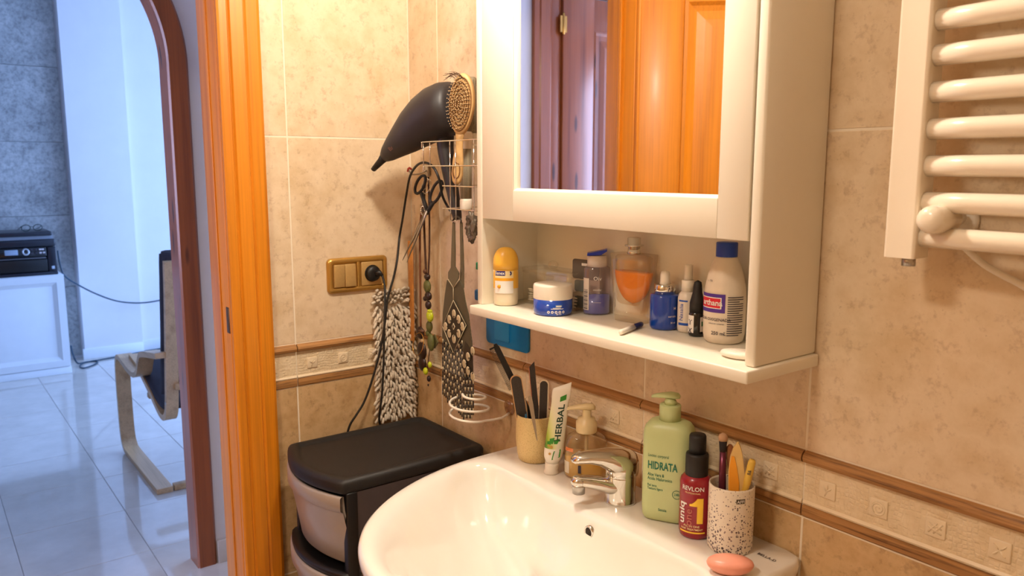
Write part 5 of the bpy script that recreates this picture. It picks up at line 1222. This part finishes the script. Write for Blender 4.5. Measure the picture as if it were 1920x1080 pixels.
# ---- adhesive hook with scissors, necklaces and hoops
hk = W(796, 322, -.012)
t = thing('wall_hook', 'small red-topped hook on the tiled wall carrying jewellery and scissors', 'hook', hk)
MB().box(-.009, .009, .004, .011, -.012, .016, .003).build('hook_plate', M_STEEL, t)
MB().tube(smooth_path([(0, .006, .004), (0, -.010, -.004), (0, -.034, -.006), (0, -.042, .003)], 4), .002, 8).build('hook_arm', M_STEEL, t)
MB().tube([(-.009, -.040, .001), (-.005, -.041, .007), (.001, -.041, .009), (.007, -.040, .006)], .0026, 8).build('hook_top', mat('red_plastic', (196, 50, 36), .4), t)
def HG(px, py, y): return W(px, py, y)
# scissors
sb_ = HG(795, 372, -.056)
t = thing('scissors', 'steel scissors with black finger loops hanging by the jewellery', 'scissors', sb_)
L_ = lambda px, py, y=-.056: HG(px, py, y)-sb_
for (tx, ty), y in (((755, 488), -.054), ((763, 492), -.060)):
    a, b = L_(800, 395, y), L_(tx, ty, y); d = (b-a); n = d.cross(Vector((0, 1, 0))).normalized()
    MB().rings([[a+d*f+n*(w_*q)+Vector((0, h_, 0)) for q, h_ in ((-1, 0), (0, -.0012), (1, 0), (0, .0008))] for f, w_ in ((0, .006), (.15, .0065), (.6, .004), (1, .0006))]).build('blade', M_STEEL, t)
for cx_, cy_, rx, rz in ((788, 346, 8, 17), (818, 360, 9, 21)):
    MB().tube([L_(cx_+rx*math.cos(2*PI*i/20)+.35*rz*math.sin(2*PI*i/20), cy_-rz*math.sin(2*PI*i/20)) for i in range(20)], .0034, 8, True).build('finger_loop', M_BLACKM, t)
for a, b in (((790, 362), (802, 398)), ((812, 380), (800, 400))): MB().tube([L_(*a), L_(*b)], [.0045, .005], 8).build('shank', M_BLACKM, t)
# hoops
for i, (px_, py_, r_, col) in enumerate(((797, 345, 13, 'b'), (801, 350, 15, 'b'))):
    p = HG(px_, py_, -.046-.004*i)
    o = MB().tube([(r_*.00088*math.cos(2*PI*j/28), r_*.0004*math.sin(2*PI*j/28), r_*.00105*math.sin(2*PI*j/28)) for j in range(28)], .0008, 6, True).build('silver_hoop', M_CHROME, None, p)
    tag(o, ('smaller thin silver hoop hanging on the hook above the brooch', 'larger thin silver hoop around the smaller one on the hook')[i], 'earring', 'silver hoops on the hook')
p = HG(784, 645, -.052)
o = MB().tube([(.0235*math.cos(2*PI*j/36), .006*math.sin(2*PI*j/36), .0265*math.sin(2*PI*j/36)) for j in range(36)], .0009, 6, True).build('gold_hoop', mat('bright_gold', (220, 170, 90), .25, 1), None, p)
tag(o, 'large thin gold hoop earring beside the dark pendant discs', 'earring')
# silver brooch of beads
p = HG(793, 395, -.048)
t = thing('brooch', 'ornate beaded silver brooch hanging below the scissor loops', 'brooch', p)
for i in range(14):
    a = 2*PI*i/14; MB().ball((.0085*math.cos(a), 0, .010*math.sin(a)), .0021, 8).build('bead', M_CHROME, t)
for i in range(6): MB().ball((.006*(i % 2)-.003, 0, .014+.0035*(i//2)), .0020, 8).build('bead', M_CHROME, t)
MB().lathe([(.005, -.001), (.0055, 0), (.003, .0015), (0, .002)], 16, fn=lambda q: (q.x, -q.z, q.y)).build('stone', mat('smoky_stone', (70, 58, 48), .15), t)
# leather cord necklace with beads
p0 = HG(800, 330, -.034)
t = thing('bead_necklace', 'brown cord necklace with green beads and dark wooden discs', 'necklace', p0)
N_ = lambda px, py, y=-.036: HG(px, py, y)-p0
M_CORD = mat('brown_leather_cord', (70, 42, 26), .7)
MB().tube(smooth_path([N_(797, 332), N_(795, 400), N_(797, 470), N_(800, 530)], 4), .0030, 6).build('cord', M_CORD, t)
MB().tube(smooth_path([N_(803, 332), N_(805, 400), N_(805, 470), N_(802, 530)], 4), .0024, 6).build('cord', M_CORD, t)
MB().tube(smooth_path([N_(799, 332), N_(788, 420), N_(788, 520), N_(789, 620)], 4), .0028, 6).build('cord', mat('russet_cord', (120, 70, 40), .7), t)
MB().tube(smooth_path([N_(801, 560), N_(806, 640), N_(800, 700)], 4), .0012, 6).build('cord', M_CORD, t)
M_OLV = mat('olive_bead', (92, 94, 44), .5, var=.2, scale=500); M_LIM = mat('lime_bead', (186, 196, 30), .3); M_DKB = mat('dark_wood_disc', (44, 24, 18), .35); M_BRB = mat('brown_bead', (92, 58, 36), .4)
s_ = depth(p0)/FPX
for px_, py_, rx, rz, m in ((797, 509, 4, 4, M_BRB), (801, 519, 6, 5, M_DKB), (801, 537, 8.5, 10, M_OLV), (803, 555, 8, 7, M_DKB), (797, 560, 4, 4, M_DKB), (803, 572, 6, 7, M_DKB), (806, 593, 8, 9, M_LIM), (806, 583, 5, 2.5, M_LIM), (805, 612, 7, 9, M_OLV), (803, 625, 5, 5, M_OLV), (788, 624, 10, 10, M_DKB), (790, 620, 8, 3, M_BRB), (789, 628, 2.5, 2.5, mat('pearl_bead', (220, 190, 150), .3)), (791, 639, 2.5, 3, mat('pearl_bead', (220, 190, 150))), (808, 642, 8, 14, M_OLV), (791, 658, 12, 15, M_DKB), (792, 682, 10, 12, M_DKB), (806, 684, 4, 5, M_LIM), (798, 696, 5, 6, M_LIM), (804, 710, 4, 5, M_DKB), (803, 722, 1.8, 2, M_DKB)):
    q = N_(px_, py_, -.040 if m is not M_LIM else -.046); MB().ball(q, (rx*1.35*s_, min(rx, 6)*s_*.9, rz*1.25*s_), 14).build('bead', m, t)
mb = MB().prism([(-.0, -.017), (.016, 0), (0, .017), (-.016, 0)], -.0015, .0015, fn=lambda q: N_(815, 640, -.033)+Vector(q)); mb.build('diamond_pendant', mat('olive_wood_piece', (96, 90, 54), .5, var=.2, scale=200), t)
# honey wooden strip and ball chain in the corner
w0 = HG(772, 560, -.018)
t = thing('wooden_comb_strip', 'narrow honey-coloured wooden strip hanging in the tiled corner', 'strip', w0)
a, b = HG(775, 452, -.014)-w0, HG(778, 640, -.014)-w0
MB().box(-.013, .010, -.002, .002, b.z, a.z, .002).build('strip', mat('honey_wood_strip', (196, 130, 60), .5, var=.15, scale=80), t)
t = thing('ball_chain', 'thin silver ball chain necklace hanging beside the wooden strip', 'chain', HG(777, 380, -.024))
c0_ = HG(777, 380, -.024); ch0 = None
zz = [HG(777, r_, -.024) for r_ in range(385, 760, 3)]
mb = MB()
for q in zz: mb.ball(q-c0_, .0011, 6)
stuff(mb.build('chain_links', M_CHROME, t))
# ---- beaded tie necklace on the rack hook
YN = -.090
tn = W(852, 405, YN)
t = thing('beaded_tie_necklace', 'olive and cream loom-beaded necklace with long fringe on the wire rack', 'necklace', tn)
B_ = lambda px, py, y=YN: W(px, py, y)-tn
def loom(name, c, c2, sc1=700):
    m, nt, b = nodes(name); v = coords(nt); vo = nt.nodes.new('ShaderNodeTexVoronoi'); vo.inputs['Scale'].default_value = sc1; vo.inputs['Randomness'].default_value = .0; link(nt, v, vo.inputs['Vector'])
    link(nt, ramp(nt, vo.outputs['Distance'], [(.25, lin(c)), (.62, lin(c2))]), b.inputs['Base Color']); b.inputs['Roughness'].default_value = .35; bump(nt, b, vo.outputs['Distance'], -.6, .001); return m
M_LOOM = loom('olive_seed_beads', (118, 110, 86), (62, 56, 40)); M_LOOMC = loom('cream_seed_beads', (234, 220, 184), (176, 156, 120)); M_LOOMD = loom('black_seed_beads', (58, 50, 38), (26, 22, 16))
def band(pts, m, name, y=YN, th=.0022):
    q = [B_(a, b, y) for a, b in pts]; n = len(q)
    return MB().add(q+[p+Vector((0, th, 0)) for p in q], [tuple(range(n)), tuple(range(2*n-1, n-1, -1))]+[(i, (i+1) % n, n+(i+1) % n, n+i) for i in range(n)]).build(name, m, t)
band([(848, 417), (852, 417), (853, 470), (853, 502), (845, 502), (846, 470)], M_LOOM, 'strap')
band([(862, 417), (866, 417), (869, 500), (869, 540), (861, 540), (863, 500)], M_LOOM, 'strap', YN+.004)
MB().tube(smooth_path([B_(850, 418), B_(850, 412), B_(857, 406), B_(864, 412), B_(864, 418)], 4), .002, 6).build('clasp', M_LOOMD, t)
band([(846, 500), (853, 500), (860, 512), (859, 522), (850, 539), (840, 523), (840, 511)], M_LOOM, 'join')
band([(838, 525), (850, 541), (861, 525), (868, 540), (872, 566), (878, 590), (884, 640), (886, 690), (868, 660), (858, 640), (850, 664), (829, 640), (830, 588), (834, 552)], M_LOOM, 'woven_panel', YN+.002)
band([(850, 563), (874, 610), (850, 662), (830, 612)], M_LOOMD, 'diamond', YN-.0004, .002)
band([(872, 640), (886, 660), (887, 700), (872, 716), (866, 680)], M_LOOMD, 'diamond', YN+.0012, .001)
s_ = depth(tn)/FPX
def petals(cx, cy, half=False):
    for i in range(8):
        a = PI/4*i+PI/8*0
        if half and math.cos(a) > .3: continue
        R_ = 15 if i % 2 else 19; q = B_(cx+R_*math.cos(a)*.82, cy+R_*math.sin(a)*1.25, YN-.0012)
        MB().ball(q, (7.6*s_*.9, .0011, 8.6*s_), 12).build('petal', M_LOOMC, t)
        q2 = B_(cx+R_*math.cos(a)*.62, cy+R_*math.sin(a)*.95, YN-.0022); MB().tube([q2+Vector((.0022*math.cos(j), 0, .0022*math.sin(j)))*(1-.08*j) for j in range(6)], .0007, 5).build('curl', M_LOOMD, t)
    if not half:
        MB().prism([(0, -.0075), (.0058, 0), (0, .0075), (-.0058, 0)], -.0014, .0, fn=lambda p: B_(cx, cy, YN)+Vector(p)).build('centre', M_LOOMC, t)
        MB().prism([(0, -.0045), (.0034, 0), (0, .0045), (-.0034, 0)], -.002, -.0008, fn=lambda p: B_(cx, cy, YN)+Vector(p)).build('centre', M_LOOMD, t)
petals(851, 612); petals(886, 682, True)
for a, b in (((850, 563), (874, 610)), ((874, 610), (850, 662)), ((850, 662), (830, 612)), ((830, 612), (850, 563)), ((840, 523), (850, 540)), ((850, 540), (861, 523)), ((850, 540), (850, 562))):
    MB().tube([B_(*a, YN-.001), B_(*b, YN-.001)], .0007, 5).build('outline', M_LOOMC, t)
# fringe: strands of alternating beads
random.seed(2)
for i in range(20):
    px_ = 830.5+i*(57/19); top = 640+abs(i-6)*-1.5+8 if i < 13 else 690
    tpy = 655-abs(px_-850)*1.0 if px_ < 868 else 700
    low = 738+i*3.6 if i < 13 else 786-(i-13)*1.5
    y_ = YN+(.0006 if i % 2 else .002)
    st = MB(); dk = MB(); row = tpy; j = 0
    while row < low:
        e = row+6.5; q0, q1 = B_(px_, row, y_), B_(px_, e, y_)
        ph = (i*2+j) % 4 if px_ > 850 else (j-i*2) % 4
        (st if ph < 1 else dk).tube([q0, q1], .0016, 5); row = e; j += 1
    stuff(st.build('fringe_strand', M_LOOMC, t)); stuff(dk.build('fringe_strand', M_LOOMD, t))
# ---- white spiral wire holder on the right wall
scn = W(880, 760, -.086)
t = thing('spiral_holder', 'white spiral wire hair-dryer holder stuck to the tiled wall', 'holder', Vector((scn.x, 0, scn.z)))
pts = []
for i in range(64):
    f = i/63; a = math.radians(20)-f*2*PI*2.35; R_ = .0405 if f < .74 else .0405-(f-.74)/.26*.026
    pts.append((R_*math.cos(a)*1.08, -.086+R_*math.sin(a), -.026+f*.052))
pts = [(.034, -.006, -.024), (.046, -.035, -.026)]+pts
MB().tube(smooth_path(pts, 2), .0027, 10).build('wire', M_WPLAST, t)
MB().lathe([(.018, .0006), (.018, .003), (.012, .006), (.005, .008)], 24, fn=lambda p: (.030+p.x, -p.z, -.012+p.y)).build('suction_disc', glass('frosted_sucker', (230, 200, 160), .06, .2, .2, (220, 180, 130)), t)
# ---- blue plastic plate and toothbrush under / beside the cabinet
q0, q1 = W(911, 600, -.006), W(990, 664, -.006)
t = thing('blue_holder', 'flat blue plastic holder on the wall below the cabinet shelf', 'holder', Vector(((q0.x+q1.x)/2, 0, q1.z)))
hw = (q1.x-q0.x)/2; MB().prism(rrect(-hw, hw, 0, .098, .010), -.005, -.0008).build('plate', M_BLUEP, t)
MB().prism(rrect(-hw*.55, hw*.15, 0.012, .098, .004), -.0075, -.0045).build('raised_panel', mat('lighter_blue_plastic', (40, 136, 200), .4), t)
q = W(898, 500, -.020)
t = thing('toothbrush', 'green and white toothbrush hanging beside the cabinet edge', 'toothbrush', Vector((q.x+.004, -.020, q.z-.05)))
MB().rings([[(w_*math.cos(2*PI*j/14), .004*math.sin(2*PI*j/14), z) for j in range(14)] for z, w_ in ((-.03, .004), (.02, .0045), (.035, .005), (.043, .0085), (.058, .0095), (.066, .006))]).build('handle', M_WPLAST, t)
MB().box(-.007, .004, -.007, -.001, .044, .060, .002).build('bristles', mat('green_bristle', (40, 160, 110), .6), t)
q = W(897, 552, -.016); MB().box(-.009, .014, -.010, .019, -.012, .012, .004).build('cup_hook', M_BLUEP, t).location = Vector((q.x+.006, -.016, q.z))-Vector(t.location)
q = W(897, 16, -.014)
t = thing('lime_hook', 'small lime green plastic hook high beside the cabinet', 'hook', Vector((q.x-.002, 0, q.z)))
MB().prism(rrect(-.007, .008, -.012, .012, .004), -.014, -.0008).build('hook', mat('lime_plastic', (150, 210, 30), .4), t)
